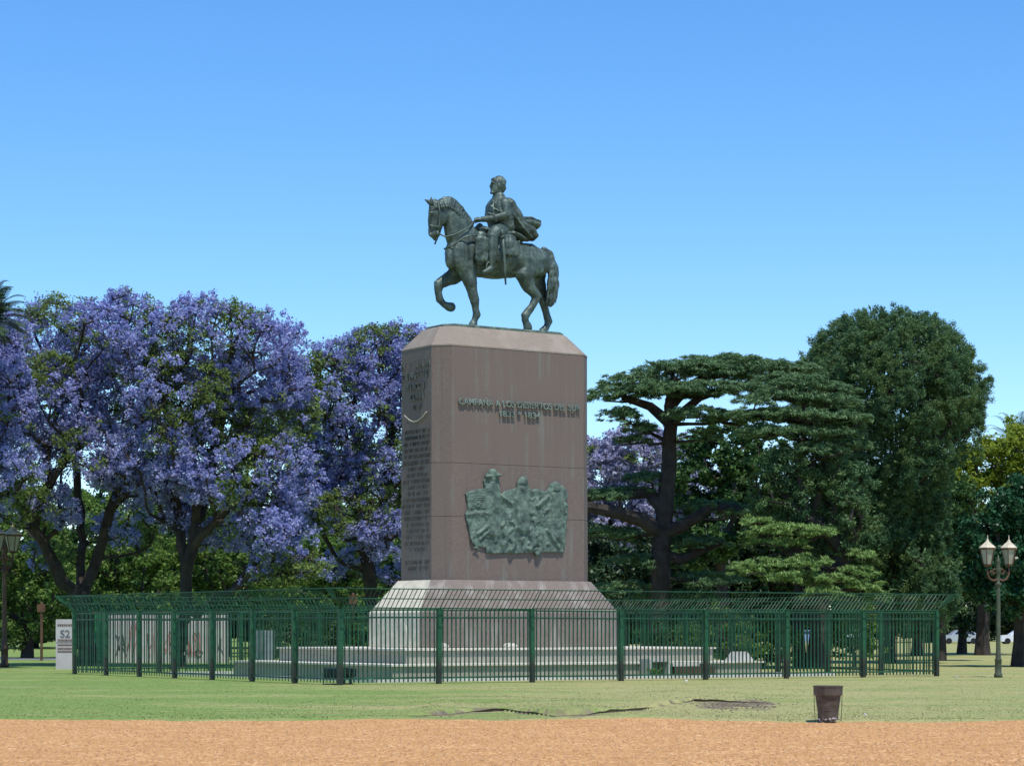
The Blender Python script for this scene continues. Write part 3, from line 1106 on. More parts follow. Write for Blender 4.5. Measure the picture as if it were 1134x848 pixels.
for sgn in (-1, 1):
    br.tube([S(150, 168, .2 * sgn), S(158, 215, .24 * sgn), S(155, 270, .21 * sgn), S(146, 308, .17 * sgn)], .03, 6)
    br.tube([S(146, 300, .17 * sgn), S(146, 322, .18 * sgn)], .05, 6)
    br.tube([S(150, 310, .16 * sgn), S(140, 345, .06 * sgn), S(134, 362, .02 * sgn)], .03, 6)
br.tube([S(166, 285, 0), S(155, 282, -.19), S(120, 276, -.15), S(106, 272, 0), S(120, 276, .15), S(155, 282, .19), S(166, 285, 0)], .035, 6)
br.tube([S(150, 190, -.22), S(116, 188, -.15), S(110, 187, 0), S(116, 188, .15), S(150, 190, .22)], .032, 6)
br.tube([S(178, 385, 0), S(215, 370, -.38), S(270, 330, -.52), S(330, 318, -.6)], .035, 6)
br.build('bridle', M['bronze'], st, True)
for sgn in (-1, 1):
    s_ = MB()
    c0 = S(392, 470, .78 * sgn)
    s_.tube([c0 + Vector((.13 * math.cos(a), .02, .18 * math.sin(a))) for a in np.linspace(0, 6.283, 14)], .028, 6)
    s_.build('stirrup', M['bronze'], st, True)

# ---------------------------------------------------------------- the fence
FW, FD, NB = 23.2, 19.7, 7
sides = [('front', 0, FW, 0, -FD / 2), ('right', 90, FD, FW / 2, 0), ('back', 180, FW, 0, FD / 2), ('left', 270, FD, -FW / 2, 0)]
flabels = {'front': 'long nearest run of green bar fence with leaning top, in front of the pedestal',
           'right': 'green bar fence run with outward leaning top closing the right end of the enclosure',
           'back': 'green bar fence run with leaning top standing behind the pedestal and terrace',
           'left': 'green bar fence run going back from the near corner to the notice board'}
post_me, cache = None, {}
pm = MB()
pm.box(-.066, .066, -.066, .066, 0, 2.2)
pm.box(-.072, .072, -.072, .072, 2.2, 2.23)
pm.tube([(0, -.02, 2.2), (0, -.54, 2.78)], .016, 6)
post_me = pm.mesh('post')
post_me.materials.append(M['fence'])
for nm, rot, Ln, u, v in sides:
    fe = empty('bar_fence', mw(u, v), ANG + math.radians(rot))
    tag(fe, flabels[nm], 'fence', 'fence runs round the monument')
    bw = Ln / NB
    if Ln not in cache:
        nb = int(round(bw / (.150 if Ln == FW else .205)))
        wb = .016 if Ln == FW else .012
        bm_, om_ = MB(), MB()
        for i in range(1, nb):
            x = i * bw / nb
            bm_.box(x - wb, x + wb, -wb, wb, .06, 2.2)
            om_.tube([(x, -.0, 2.2), (x, -.56, 2.80)], .015, 4)
        for z in (-.08 + .26, 1.95, 2.17):
            bm_.box(.08, bw - .08, -.03, -.018, z - .025, z + .025)
        om_.tube([(0, -.012, 2.235), (bw, -.012, 2.235)], .02, 5)
        a, b_ = bm_.mesh('bar_panel'), om_.mesh('leaning_top')
        a.materials.append(M['fence_bar'])
        b_.materials.append(M['fence_bar'])
        cache[Ln] = (a, b_)
    for t in (.5, .97):
        q = MB()
        q.tube([(-Ln / 2 - .56 * t, -.56 * t, 2.2 + .60 * t), (Ln / 2 + .56 * t, -.56 * t, 2.2 + .60 * t)], .016, 5)
        q.build('top_wire', M['fence_bar'], fe)
    for sg_ in (-1, 1):
        q = MB()
        for j in range(5):
            q.tube([(sg_ * Ln / 2, 0, 2.2), (sg_ * (Ln / 2 + .112 * (j + .5 * (sg_ + 1))), -.56, 2.8)], .014, 4)
        q.build('corner_fan', M['fence_bar'], fe)
    for i in range(NB):
        x = -Ln / 2 + i * bw
        for nm2, me_, dx in (('post', post_me, 0), ('bar_panel', cache[Ln][0], 0), ('leaning_top', cache[Ln][1], 0)):
            o = bpy.data.objects.new(nm2, me_)
            COL.objects.link(o)
            o.parent = fe
            o.location = (x, 0, 0)
            if nm2 == 'post':
                o.rotation_euler = (rnd.gauss(0, .006), rnd.gauss(0, .006), 0)
                o.location.z = rnd.uniform(-.03, .01)
            else:
                o.rotation_euler = (rnd.gauss(0, .004), rnd.gauss(0, .003), rnd.gauss(0, .002))

# ---------------------------------------------------------------- small things round the monument
def floodlight(name, loc, rz, lab, s=1.0):
    e = empty(name, loc, rz)
    tag(e, lab, 'floodlight')
    m1 = MB()
    m1.rings([[(-.3 * s, -.05, .16), (.3 * s, -.05, .16), (.3 * s, -.05, .5), (-.3 * s, -.05, .5)], [(-.2 * s, .28, .22), (.2 * s, .28, .22), (.2 * s, .28, .46), (-.2 * s, .28, .46)]])
    m1.build('housing', M['darkmetal'], e)
    m2 = MB()
    m2.box(-.26 * s, .26 * s, -.058, -.048, .2, .46)
    m2.build('glass', M['glass'], e)
    m3 = MB()
    m3.box(-.33 * s, -.305 * s, .0, .06, .0, .34)
    m3.box(.305 * s, .33 * s, .0, .06, .0, .34)
    m3.box(-.33 * s, .33 * s, -.05, .1, .0, .03)
    m3.build('bracket', M['darkmetal'], e)
    return e


floodlight('floodlight', W(370, 757.5, 68.6).xy.to_3d(), ANG + 2.6, 'black floodlight aimed at the pedestal, on the grass beside the near fence corner')
floodlight('floodlight', W(383.5, 757.5, 68.9).xy.to_3d(), ANG + 3.6, 'smaller tilted black floodlight close against the right of the fence corner post', .6)

e = empty('light_housing', W(725, 747.5, 78.6).xy.to_3d(), ANG)
tag(e, 'grey open-fronted concrete housing with plants growing in it against the terrace front', 'housing')
m1 = MB()
m1.box(-.42, -.30, -.3, .3, 0, .62)
m1.box(.30, .42, -.3, .3, 0, .62)
m1.box(-.298, .298, -.3, .3, .52, .618)
m1.box(-.298, .298, .22, .3, 0, .518)
m1.build('shell', M['concrete'], e)
m2 = MB()
m2.box(-.25, .25, -.05, .15, .02, .2)
m2.build('lamp_box', M['darkmetal'], e)
V = []
e = empty('stone_bench', mw(4.05, -5.95, 0), ANG)
tag(e, 'low brown sheet-fronted box with pale top against the terrace front', 'box')
m1 = MB()
m1.box(-.85, .85, -.25, .15, 0, .36)
m1.build('body', M['rust'], e)
m2 = MB()
m2.box(-.9, .2, -.2, .12, .363, .46)
m2.build('slab', M['lip'], e)
mb = MB()
mb.rings([[(-.42, -.25, 0), (.5, -.25, 0), (.5, .25, 0), (-.42, .25, 0)], [(-.18, -.2, .32), (.22, -.2, .32), (.22, .2, .32), (-.18, .2, .32)]])
o = mb.build('stone_block', M['concrete'])
o.location = mw(7.05, -4.75, .507)
o.rotation_euler = (0, 0, ANG)
tag(o, 'wedge-shaped grey stone block lying on the right end of the lower terrace step', 'stone')

# bin
yb = 40.85
bn = empty('litter_bin', (W(917, 800, yb).x, yb, .03))
bn.scale = (1, 1, .90)
tag(bn, 'dark rusty tapered metal litter bin with wide collar standing at the edge of the gravel', 'litter bin')
mb = MB()
mb.lathe([(.172, .045), (.178, .06), (.185, .2), (.19, .21), (.188, .22), (.205, .36), (.21, .372), (.207, .385), (.228, .52), (.228, .66), (.205, .66), (.16, .07)], 22)
mb.build('body', M['bin'], bn, False)
mb = MB()
mb.lathe([(.232, .50), (.252, .505), (.257, .655), (.264, .66), (.264, .685), (.245, .685), (.236, .66)], 22)
mb.build('collar', M['bin'], bn)
for sgn in (-1, 1):
    mb = MB()
    mb.tube([(.245 * sgn, 0, .52), (.238 * sgn, .0, .26), (.225 * sgn, 0, .0)], .006, 6)
    mb.tube([(.225 * sgn, 0, .012), (.14 * sgn, 0, .06)], .006, 6)
    mb.build('leg', M['bin'], bn)
mb = MB()
for i in range(26):
    a = rnd.uniform(0, 6.28)
    r0 = rnd.uniform(.05, .19)
    z0 = rnd.uniform(0, .055)
    mb.ell((r0 * math.cos(a), -abs(r0 * math.sin(a)) * 1.05, z0), (rnd.uniform(.015, .045), rnd.uniform(.015, .03), rnd.uniform(.015, .03)), 6, 4)
o = mb.build('litter', M['litter'])
o.location = bn.location
tag(o, 'pale scraps of litter lying at the foot of the dark bin', 'litter', kind='stuff')
for (px, py, s, lb) in ((1059, 751.5, .10, 'white scrap of paper on the grass left of the twin street lamp'), (760, 755.5, .05, 'tiny white scrap on the grass in front of the fence right of the pedestal'), (958, 795.5, .03, 'tiny pale paper scrap on the grass edge right of the bin')):
    y = GY(py)
    mb = MB()
    n_ = 6
    top = [(s * math.cos(a) * rnd.uniform(.7, 1.3), s * .7 * math.sin(a), .02 + .05 * rnd.random()) for a in np.linspace(0, 6.283, n_, endpoint=False)]
    bot = [(p[0], p[1], p[2] - .012) for p in top]
    mb.rings([bot, top])
    o = mb.build('paper_scrap', M['white'])
    o.location = (W(px, py, y).x, y, ground_z(W(px, py, y).x, y) + .02)
    tag(o, lb, 'litter')


# lamps
def lamp():
    e = empty('street_lamp')
    p = MB()
    p.lathe([(.14, 0), (.14, .12), (.11, .15), (.11, .55), (.13, .58), (.09, .64), (.075, 1.0), (.07, 2.4), (.062, 3.0), (.06, 3.05), (.11, 3.08), (.11, 3.13), (.06, 3.17), (.06, 3.42), (.09, 3.5), (.1, 3.6), (.06, 3.72), (.075, 3.82), (.075, 3.9), (.03, 3.98), (.012, 4.08)], 14)
    p.build('pole', M['lamp_green'], e, True)
    a_ = MB()
    for sg in (-1, 1):
        a_.tube([(0, 0, 3.3), (.15 * sg, 0, 3.22), (.30 * sg, 0, 3.28), (.38 * sg, 0, 3.45), (.38 * sg, 0, 3.72)], [.035, .035, .035, .032, .03], 8)
        a_.tube([(.02 * sg, 0, 3.55), (.14 * sg, 0, 3.62), (.22 * sg, 0, 3.52), (.17 * sg, 0, 3.42), (.12 * sg, 0, 3.5)], .022, 6)
        a_.tube([(.38 * sg, 0, 3.45), (.28 * sg, 0, 3.5), (.26 * sg, 0, 3.58)], .018, 6)
    a_.build('bracket', M['lamp_brown'], e, True)
    for sg in (-1, 1):
        x = .38 * sg
        f = MB()
        f.lathe([(.09, 3.70), (.14, 3.74), (.14, 3.77), (.04, 3.77)], 6, x, 0)
        for k in range(6):
            t = k * math.pi / 3
            f.tube([(x + .14 * math.cos(t), .14 * math.sin(t), 3.76), (x + .262 * math.cos(t), .262 * math.sin(t), 4.26)], .014, 5)
        f.lathe([(.255, 4.25), (.29, 4.255), (.29, 4.31), (.255, 4.31)], 6, x, 0, cap=False)
        lo = f.build('lantern', M['lamp_brown'], e)
        g_ = MB()
        g_.lathe([(.132, 3.775), (.25, 4.25)], 6, x, 0)
        g_.build('glass', M['lamp_glass'], lo)
        r = MB()
        r.lathe([(.30, 4.312), (.29, 4.34), (.19, 4.42), (.09, 4.50), (.06, 4.53), (.045, 4.57), (.02, 4.60), (.012, 4.74)], 6, x, 0)
        r.build('roof', M['lamp_cream'], lo)
    return e


lp = lamp()
yl = 78.2
lp.location = (W(1105.5, 750, yl).x, yl, 0)
lp.rotation_euler = (0, 0, math.radians(12))
tag(lp, 'twin-lantern street lamp with green and brown pole on the right of the lawn', 'street lamp')
l2 = copy_tree(lp)
y2 = 99.0
l2.location = (W(5, 738, y2).x, y2, 0)
l2.rotation_euler = (0, 0, math.radians(62))
l2.scale = (1.36, 1.36, 1.30)
tag(l2, 'taller brown twin-lantern street lamp at the left under the violet trees', 'street lamp')
for ch in l2.children:
    if ch.name.startswith('pole'):
        ch.data = ch.data.copy()
        ch.data.materials[0] = M['lamp_brown']

# wall with graffiti, sign board, cabinet, poles
YW = 112.0
wall = empty('graffiti_wall', (W(178, 735, YW).x, YW, 0))
tag(wall, 'long low white wall sprayed with red and dark graffiti behind the left fence', 'wall')
hw = (252 - 104) / 2 / F * YW
hz = EYE + (HY - 677) / F * YW
mb = MB()
mb.box(-hw, hw, 0, .3, 0, hz - .06)
mb.build('wall_body', M['white'], wall)
mb = MB()
mb.box(-hw - .04, hw + .04, -.04, .34, hz - .057, hz)
mb.build('coping', M['lip'], wall)


def scribble(x0, x1, z0, z1, n, seed, r=.022):
    q = random.Random(seed)
    mb = MB()
    x = x0
    for i in range(n):
        w_ = (x1 - x0) / n
        pts = []
        for k in range(6):
            pts.append((x + w_ * q.uniform(0, 1), -.012, q.uniform(z0, z1)))
        mb.tube(pts, r, 5)
        x += w_
    return mb


gr_ = 0
for (a, b_, z0, z1, n, mt) in ((128, 140, .3, 1.5, 2, 'black_paint'), (140, 152, .2, 1.9, 2, 'red_paint'), (163, 177, .2, 1.6, 3, 'red_paint'), (182, 196, .3, 1.6, 3, 'red_paint'), (205, 222, .1, 1.5, 4, 'red_paint'), (206, 225, .0, .8, 3, 'black_paint'), (232, 248, .3, 1.2, 2, 'black_paint')):
    gr_ += 1
    k = YW / F
    xc = wall.location.x
    scribble((a - CX) * k - xc, (b_ - CX) * k - xc, max(.1, z0), z1, n, gr_).build('graffiti', M[mt], wall)
gb = empty('green_board', (W(112, 735, 110.5).x, 110.5, 0))
tag(gb, 'narrow bright green upright board in front of the left end of the graffiti wall', 'board')
mb = MB()
mb.box(-.29, .29, 0, .06, 0, 2.35)
mb.build('board', M['green_board'], gb)
mb = MB()
mb.box(-.33, -.292, -.02, .1, 0, 2.42)
mb.box(.292, .33, -.02, .1, 0, 2.42)
mb.build('frame', M['darkmetal'], gb)
sg = empty('notice_board', (W(73, 735, 94).x, 94, 0))
sg.scale = (.74, 1, .84)
tag(sg, 'white notice board with dark lines of writing standing left of the fence end', 'notice board')
mb = MB()
mb.box(-.55, .55, 0, .12, .0, 2.38)
mb.build('board', M['white'], sg)
for z in (2.1, 1.38, .98):
    mb = MB()
    x = -.45
    q = random.Random(int(z * 100))
    while x < .42:
        w_ = q.uniform(.05, .12)
        mb.box(x, x + w_, -.012, .01, z - .05, z + .05)
        x += w_ + .025
    mb.box(-.46, .55, .004, .014, z - .055, z + .055)  # unseen bar added inside the board, joining the letters of the line
    mb.build('lettering', M['brown_paint'], sg)
for z in (1.16, .84):
    mb = MB()
    mb.box(-.45, .45, -.012, .01, z - .03, z + .03)
    mb.build('lettering', M['brown_paint'], sg)
mb = MB()
mb.box(-.53, .53, -.012, .01, 1.27, 1.285)
mb.build('dividing_line', M['brown_paint'], sg)
t2 = text_mesh('S2', .50, .012)
xs_ = [v.co.x for v in t2.vertices]
for v in t2.vertices:
    v.co = (v.co.x * 1.15 - .04, -.012 - v.co.z * .5, 1.52 + v.co.y)
link('lettering', t2, M['black_paint'], sg)
cb = empty('utility_cabinet', (W(293, 732, 106).x, 106, 0))
tag(cb, 'pale grey utility cabinet standing right of the graffiti wall', 'cabinet')
mb = MB()
mb.box(-.42, .42, 0, .45, .12, 1.55)
mb.build('body', M['greymetal'], cb)
mb = MB()
mb.box(-.45, .45, -.04, .5, 0, .118)
mb.build('plinth', M['concrete'], cb)
mb = MB()
mb.box(-.40, -.01, -.025, -.003, .16, 1.5)
mb.build('door', M['greymetal'], cb)
mb = MB()
mb.box(.01, .40, -.025, -.003, .16, 1.5)
mb.build('door', M['greymetal'], cb)
for (px, y, h, r, mt, lab) in ((28, 130, 4.2, .11, 'bluepole', 'blue-grey pole with a small plate under the trees at far left'), (46, 118, 2.9, .07, 'lamp_brown', 'thin brown signpost with a small plate left of the notice board'), (391, 108, 3.2, .06, 'lamp_brown', 'thin orange-brown post with a small plate behind the fence left of the pedestal')):
    e = empty('signpost', (W(px, 735, y).x, y, 0))
    tag(e, lab, 'signpost')
    mb = MB()
    mb.lathe([(r * 1.3, 0), (r, .05), (r, h), (r * .5, h + .05)], 10)
    mb.build('pole', M[mt], e)
    mb = MB()
    mb.box(-.2, .2, -r - .03, -r - .005, h - .45, h - .05)
    mb.build('plate', M[mt], e)
# strip of road at the far left
mb = MB()
mb.add([(-60, 121, .004), (-15.5, 121, .004), (-15.5, 131, .004), (-60, 131, .004)], [(0, 1, 2, 3)])
tag(mb.build('road', M['road']), kind='structure')

# ---------------------------------------------------------------- trees
def unit(a):
    return a / (np.linalg.norm(a, axis=-1, keepdims=True) + 1e-9)


def leaves(C, R, per, ln, wd, up=.3, squash=(1, 1, 1), outward=None, droop=0.0, shell=.45):
    """leaf quads spread through clumps: C (N,3) centres, R (N,) radii"""
    C = np.repeat(C, per, 0)
    R = np.repeat(R, per)
    n = len(C)
    d = unit(rng.normal(size=(n, 3)))
    rad = R * (shell + (1 - shell) * rng.random(n)) * (rng.random(n) ** .35)
    P = C + d * rad[:, None] * np.array(squash)
    nor = unit(rng.normal(size=(n, 3)) + d * .5 + np.array([0, 0, up * 2]))
    t = rng.normal(size=(n, 3))
    if outward is not None:
        t = t * .45 + np.repeat(outward, per, 0) * 1.0
        t[:, 2] -= droop
    t = unit(t - nor * (t * nor).sum(-1, keepdims=True))
    s = np.cross(nor, t)
    L = (ln * (.6 + .8 * rng.random(n)))[:, None]
    Wd = (wd * (.6 + .8 * rng.random(n)))[:, None]
    return np.stack([P - t * L * .5, P + s * Wd * .5, P + t * L * .5, P - s * Wd * .5], 1)


def grow(trunks, att, alpha=.45, r_tip=.02, power=2.3, jitter=.18, seg=.8, bow=.12, zpen=0.0, limb_r=None):
    """trunks: polylines [(points)] joined to what exists; attractors linked greedily into a branching skeleton"""
    P, par, dist, rmn = [], [], [], []

    def add(p, k):
        P.append(np.array(p, float))
        par.append(k)
        rmn.append(0.0)
        dist.append(0 if k < 0 else dist[k] + np.linalg.norm(P[-1] - P[k]))
        return len(P) - 1
    for ti, tr in enumerate(trunks):
        tr = [np.array(q, float) for q in tr]
        if ti == 0:
            k = add(tr[0], -1)
        else:
            k = int(np.argmin([np.linalg.norm(q - tr[0]) for q in P]))
        mine = [k] if ti == 0 else []
        for a, b_ in zip(tr[:-1], tr[1:]):
            m = max(1, int(np.linalg.norm(b_ - a) / seg))
            for i in range(1, m + 1):
                k = add(a + (b_ - a) * i / m + (rng.normal(size=3) * .05 if i < m else 0), k)
                mine.append(k)
        if limb_r:
            r0 = limb_r[min(ti, len(limb_r) - 1)]
            for j, q in enumerate(mine):
                rmn[q] = r0 * (1 - .6 * j / max(1, len(mine)))
    hub = P[min(len(P) - 1, 3)]
    ztr = P[0][2] + 1.2
    order = np.argsort(np.linalg.norm(att - hub, axis=1))
    for ai in order:
        a = att[ai]
        Q = np.array(P)
        D = np.array(dist)
        dd = np.linalg.norm(Q - a, axis=1)
        cost = dd + alpha * D + 1.5 * (Q[:, 2] < ztr) * 3 + .5 * np.maximum(0, Q[:, 2] - a[2]) + zpen * np.abs(Q[:, 2] - a[2])
        k = int(np.argmin(cost))
        p0 = P[k]
        Ln = dd[k]
        m = max(1, int(Ln / seg))
        for i in range(1, m + 1):
            f = i / m
            q = p0 + (a - p0) * f
            if i < m:
                q = q + rng.normal(size=3) * jitter * min(1, Ln / 3) + np.array([0, 0, bow * Ln * f * (1 - f)])
            k = add(q, k)
    P = np.array(P)
    par = np.array(par)
    load = np.full(len(P), r_tip ** power)
    has = np.zeros(len(P), bool)
    for i in range(len(P) - 1, 0, -1):
        load[par[i]] += load[i]
    rad = np.maximum(load ** (1 / power), np.array(rmn))
    return P, par, rad


def wood(P, par, rad, name, material, parent, rmax=None, flare=0.0, sides=6, rscale=1.0):
    i = np.where(par >= 0)[0]
    A, B = P[par[i]], P[i]
    ra, rb = rad[par[i]] * rscale, rad[i] * rscale
    ra = np.minimum(ra, rb * 1.35 + .01)
    if rmax:
        ra, rb = np.minimum(ra, rmax), np.minimum(rb, rmax)
    if flare:
        z0 = P[0][2]
        ra = ra * (1 + flare * np.clip(1 - (A[:, 2] - z0) / 1.2, 0, 1))
        rb = rb * (1 + flare * np.clip(1 - (B[:, 2] - z0) / 1.2, 0, 1))
    t = unit(B - A)
    ref = np.where(np.abs(t[:, 2:3]) < .9, np.array([[0, 0, 1.]]), np.array([[1., 0, 0]]))
    x = unit(np.cross(t, ref))
    y = np.cross(t, x)
    vs, n = [], len(A)
    for k in range(sides):
        a = 2 * math.pi * k / sides
        o = x * math.cos(a) + y * math.sin(a)
        vs.append((A - t * ra[:, None] * .25 + o * ra[:, None], B + t * rb[:, None] * .25 + o * rb[:, None]))
    V = np.zeros((n, sides, 4, 3))
    for k in range(sides):
        k2 = (k + 1) % sides
        V[:, k] = np.stack([vs[k][0], vs[k2][0], vs[k2][1], vs[k][1]], 1)
    me = quads_mesh(name, V.reshape(-1, 4, 3))
    return link(name, me, material, parent)


def lobes_pts(lobes, n, lo=.6, zmin=None):
    """points on the outer parts of a union of ellipsoids (c, r)"""
    vol = np.array([r[0] * r[1] + r[1] * r[2] + r[0] * r[2] for c, r in lobes])
    cnt = np.maximum(3, (n * vol / vol.sum()).astype(int))
    out = []
    for i, (c, r) in enumerate(lobes):
        d = unit(rng.normal(size=(cnt[i] * 2, 3)))
        q = np.array(c) + d * np.array(r) * (lo + (1 - lo) * rng.random((cnt[i] * 2, 1)) ** .7)
        inside = np.zeros(len(q), bool)
        for j, (c2, r2) in enumerate(lobes):
            if j != i:
                inside |= (((q - np.array(c2)) / np.array(r2)) ** 2).sum(1) < .45
        out.append(q[~inside][:cnt[i]])
    q = np.concatenate(out)
    if zmin is not None:
        q = q[q[:, 2] > zmin]
    return q


def px_lobes(L, Y, base):
    """lobes given by photo position and metres: (px, py, depth offset, rx, ry, rz)"""
    out = []
    for (px, py, dy, rx, ry, rz) in L:
        p = W(px, py, Y + dy)
        out.append((np.array([p.x - base.x, p.y - base.y, p.z]), (rx, ry, rz)))
    return out


def px_line(L, Y, base):
    out = []
    for q in L:
        p = W(q[0], q[1], Y + (q[2] if len(q) > 2 else 0))
        out.append((p.x - base.x, p.y - base.y, p.z))
    return out


def jacaranda(px, Y, lobes, limbs, n, label, bl='blossom', leaf_frac=.3, per=80, group='violet flowering trees', bark='bark', cr=.46, ls=.12, lowgreen=0.0, rmax=.5):
    base = Vector(((px - CX) / F * Y, Y, 0))
    root = empty('jacaranda_tree', base)
    tag(root, label, 'tree', group)
    LB = px_lobes(lobes, Y, base)
    att = lobes_pts(LB, n, .55, 2.6)
    tr = [px_line(l, Y, base) for l in limbs]
    tr[0][0] = (tr[0][0][0], tr[0][0][1], -.1)
    P, par, rad = grow(tr, att, .35, .022, 2.25, .3, .6, .10)
    subs = [att + rng.normal(size=att.shape) * .40 for _ in range(5)]
    tw = np.concatenate(subs[:3])
    near = np.tile(np.array([int(np.argmin(((P - q) ** 2).sum(1))) for q in att]), 3)
    okt = np.zeros(len(tw), bool)
    for c_, r_ in LB:
        okt |= (((tw - c_) / (np.array(r_) * 1.02)) ** 2).sum(1) < 1
    tw, near = tw[okt], near[okt]
    P2 = np.concatenate([P, tw])
    par2 = np.concatenate([par, near])
    rad2 = np.concatenate([rad, np.full(len(tw), .014)])
    wood(P2, par2, rad2, 'trunk', M[bark], root, rmax, .25)
    # blossom panicles at the tips and along the outer twigs
    allc = np.concatenate([att + np.array([0, 0, .1])] + subs)
    keep_ = np.zeros(len(allc), bool)
    for c_, r_ in LB:
        keep_ |= (((allc - c_) / (np.array(r_) * 1.04)) ** 2).sum(1) < 1
    allc = allc[keep_]
    nz = np.array([noise.noise(Vector(p * .33) + Vector((px, 0, 0))) for p in allc])
    low = np.clip((6.0 - allc[:, 2]) / 4, 0, 1) * lowgreen
    isleaf = (nz + rng.normal(size=len(allc)) * .16 + low * .5) > np.quantile(nz, 1 - leaf_frac)
    b_ = allc[~isleaf]
    l_ = allc[isleaf]
    Vb = leaves(b_, cr * .72 * (.5 + .9 * rng.random(len(b_))), int(per * .6), ls, ls * .8, .25, (1, 1, .9))
    link('blossoms', quads_mesh('blossoms', Vb), M[bl], root)
    Vl = leaves(l_, cr * .85 * (.6 + .8 * rng.random(len(l_))), int(per * .42), ls * 1.25, ls * .55, .5, (1, 1, .6))
    link('foliage', quads_mesh('foliage', Vl), M['jleaf'], root)
    return root


# left group of jacarandas (lobes: px, py, depth, radii in metres)
jacaranda(90, 102,
          [(20, 400, 0, 2.8, 3.0, 2.4), (75, 375, 1, 2.4, 2.8, 1.9), (130, 365, -1, 2.4, 2.8, 1.8), (60, 440, -2, 2.6, 2.8, 2.0), (125, 440, 2, 2.6, 2.8, 2.0),
           (15, 500, -1, 2.4, 2.8, 1.8), (160, 420, 0, 2.2, 2.8, 1.8), (110, 500, -2.5, 2.4, 2.4, 1.5), (40, 560, -2, 2.0, 2.2, 1.2), (150, 530, -1, 1.7, 2.2, 1.1), (-5, 450, 1, 2.2, 2.6, 2.0), (140, 588, 1.5, 1.7, 1.8, .9), (55, 615, 1, 1.3, 1.6, .8)],
          [[(97, 745), (92, 700), (88, 665)], [(86, 668), (62, 628, -.5), (38, 585, -1), (45, 550, -1.5), (75, 508, -2), (100, 476, -2), (165, 458, -1.5)], [(86, 668), (108, 618, .5), (122, 565, 0), (148, 500, 0)],
           [(62, 628, -.5), (20, 560, 0), (0, 500, .5)], [(86, 665), (92, 600, 1.5), (85, 520, 2), (70, 450, 2)]],
          620, 'broad violet jacaranda with forked dark trunk behind the notice board', leaf_frac=.34, per=64, lowgreen=.9, rmax=.44)
jacaranda(203, 99,
          [(175, 385, 0, 2.2, 2.6, 1.9), (235, 372, 0, 2.5, 2.8, 1.7), (290, 385, -.5, 2.0, 2.4, 1.6), (200, 440, -1.5, 2.4, 2.6, 1.8), (265, 445, 1, 2.6, 2.8, 1.9), (312, 450, 0, 1.7, 2.2, 1.8),
           (185, 510, -1, 2.2, 2.6, 1.6), (250, 520, -2, 2.4, 2.5, 1.6), (310, 525, -1, 1.9, 2.2, 1.6), (300, 592, -2, 1.9, 2.0, 1.2), (335, 630, -1.5, 1.3, 1.6, .7), (298, 640, -2, 1.3, 1.6, .6), (240, 588, 1.5, 1.7, 1.8, .9), (178, 568, 1.2, 1.4, 1.6, .9)],
          [[(200, 748), (202, 690), (206, 640), (213, 608)], [(213, 608), (240, 576, -1), (266, 556, -1.5), (305, 535, -1)], [(206, 640), (198, 575, .8), (190, 510, .5), (182, 440, 0)], [(213, 608), (226, 555, .8), (238, 490, .5), (262, 420, 0)]],
          640, 'tall violet jacaranda with slim trunk leaning right, behind the graffiti wall bushes', leaf_frac=.40, per=64, lowgreen=.7, rmax=.27)
jacaranda(415, 110,
          [(370, 410, 0, 1.9, 2.2, 1.5), (425, 395, 0, 2.1, 2.4, 1.5), (447, 388, .5, 1.7, 2.0, 1.3), (395, 450, -1, 2.2, 2.4, 1.7), (455, 430, 1, 2.0, 2.4, 2.2), (365, 500, 0, 1.9, 2.2, 1.7), (420, 520, 0, 2.2, 2.4, 1.8), (460, 520, 1, 1.8, 2.2, 2.4),
           (380, 570, -1, 1.9, 2.2, 1.3), (435, 590, -1, 1.9, 2.2, 1.4), (350, 560, 0, 1.6, 2.0, 1.2), (390, 622, 1, 1.5, 1.6, .8), (440, 640, 1, 1.3, 1.5, .7), (335, 430, 0, 1.8, 2.2, 1.7), (340, 480, .5, 1.7, 2.2, 1.6)],
          [[(420, 742), (412, 680), (406, 620)], [(406, 622), (396, 560), (385, 490, -.5), (372, 430, 0)], [(406, 622), (424, 560, .5), (434, 480, .5), (424, 410, 0)]],
          620, 'narrower violet jacaranda with dark trunk close to the left side of the pedestal', leaf_frac=.40, per=66, lowgreen=.5, rmax=.34)
jacaranda(-45, 96,
          [(-60, 395, 0, 2.6, 2.8, 2.0), (-12, 382, 0, 2.0, 2.2, 1.6), (-70, 450, 0, 2.6, 2.8, 2.4), (-15, 440, -1, 2.0, 2.4, 1.9), (-40, 520, 0, 2.4, 2.6, 1.6), (5, 520, -1.5, 1.6, 1.8, 1.4)],
          [[(-45, 745), (-42, 680), (-40, 630)], [(-40, 630), (-20, 570), (0, 510), (10, 450)], [(-40, 630), (-60, 550), (-70, 450)]],
          300, 'violet jacaranda cut off by the left edge of the picture', leaf_frac=.3, per=64)
jacaranda(690, 172,
          [(665, 520, 0, 3.0, 3.0, 2.6), (700, 505, 0, 3.0, 3.0, 2.4), (740, 520, 0, 3.0, 3.0, 2.6), (780, 545, 0, 2.8, 3.0, 2.4), (660, 590, 0, 2.8, 3.0, 2.6), (700, 600, 0, 3.0, 3.0, 2.5), (760, 600, 0, 2.8, 3.0, 2.4), (640, 540, 0, 2.5, 3, 3), (690, 555, 1, 2.6, 2.6, 2.2), (665, 640, 0, 2.6, 2.6, 2.2), (725, 560, 0, 2.6, 2.6, 2.2), (700, 650, 0, 2.6, 2.6, 2)],
          [[(690, 716), (688, 660), (690, 620)], [(690, 620), (672, 570), (668, 520)], [(690, 620), (715, 560), (740, 510)], [(690, 620), (760, 580)]],
          620, 'pale violet jacaranda far behind the big cedar, right of the pedestal', 'blossom_far', .15, 46, cr=.62, ls=.24, bark='bark')
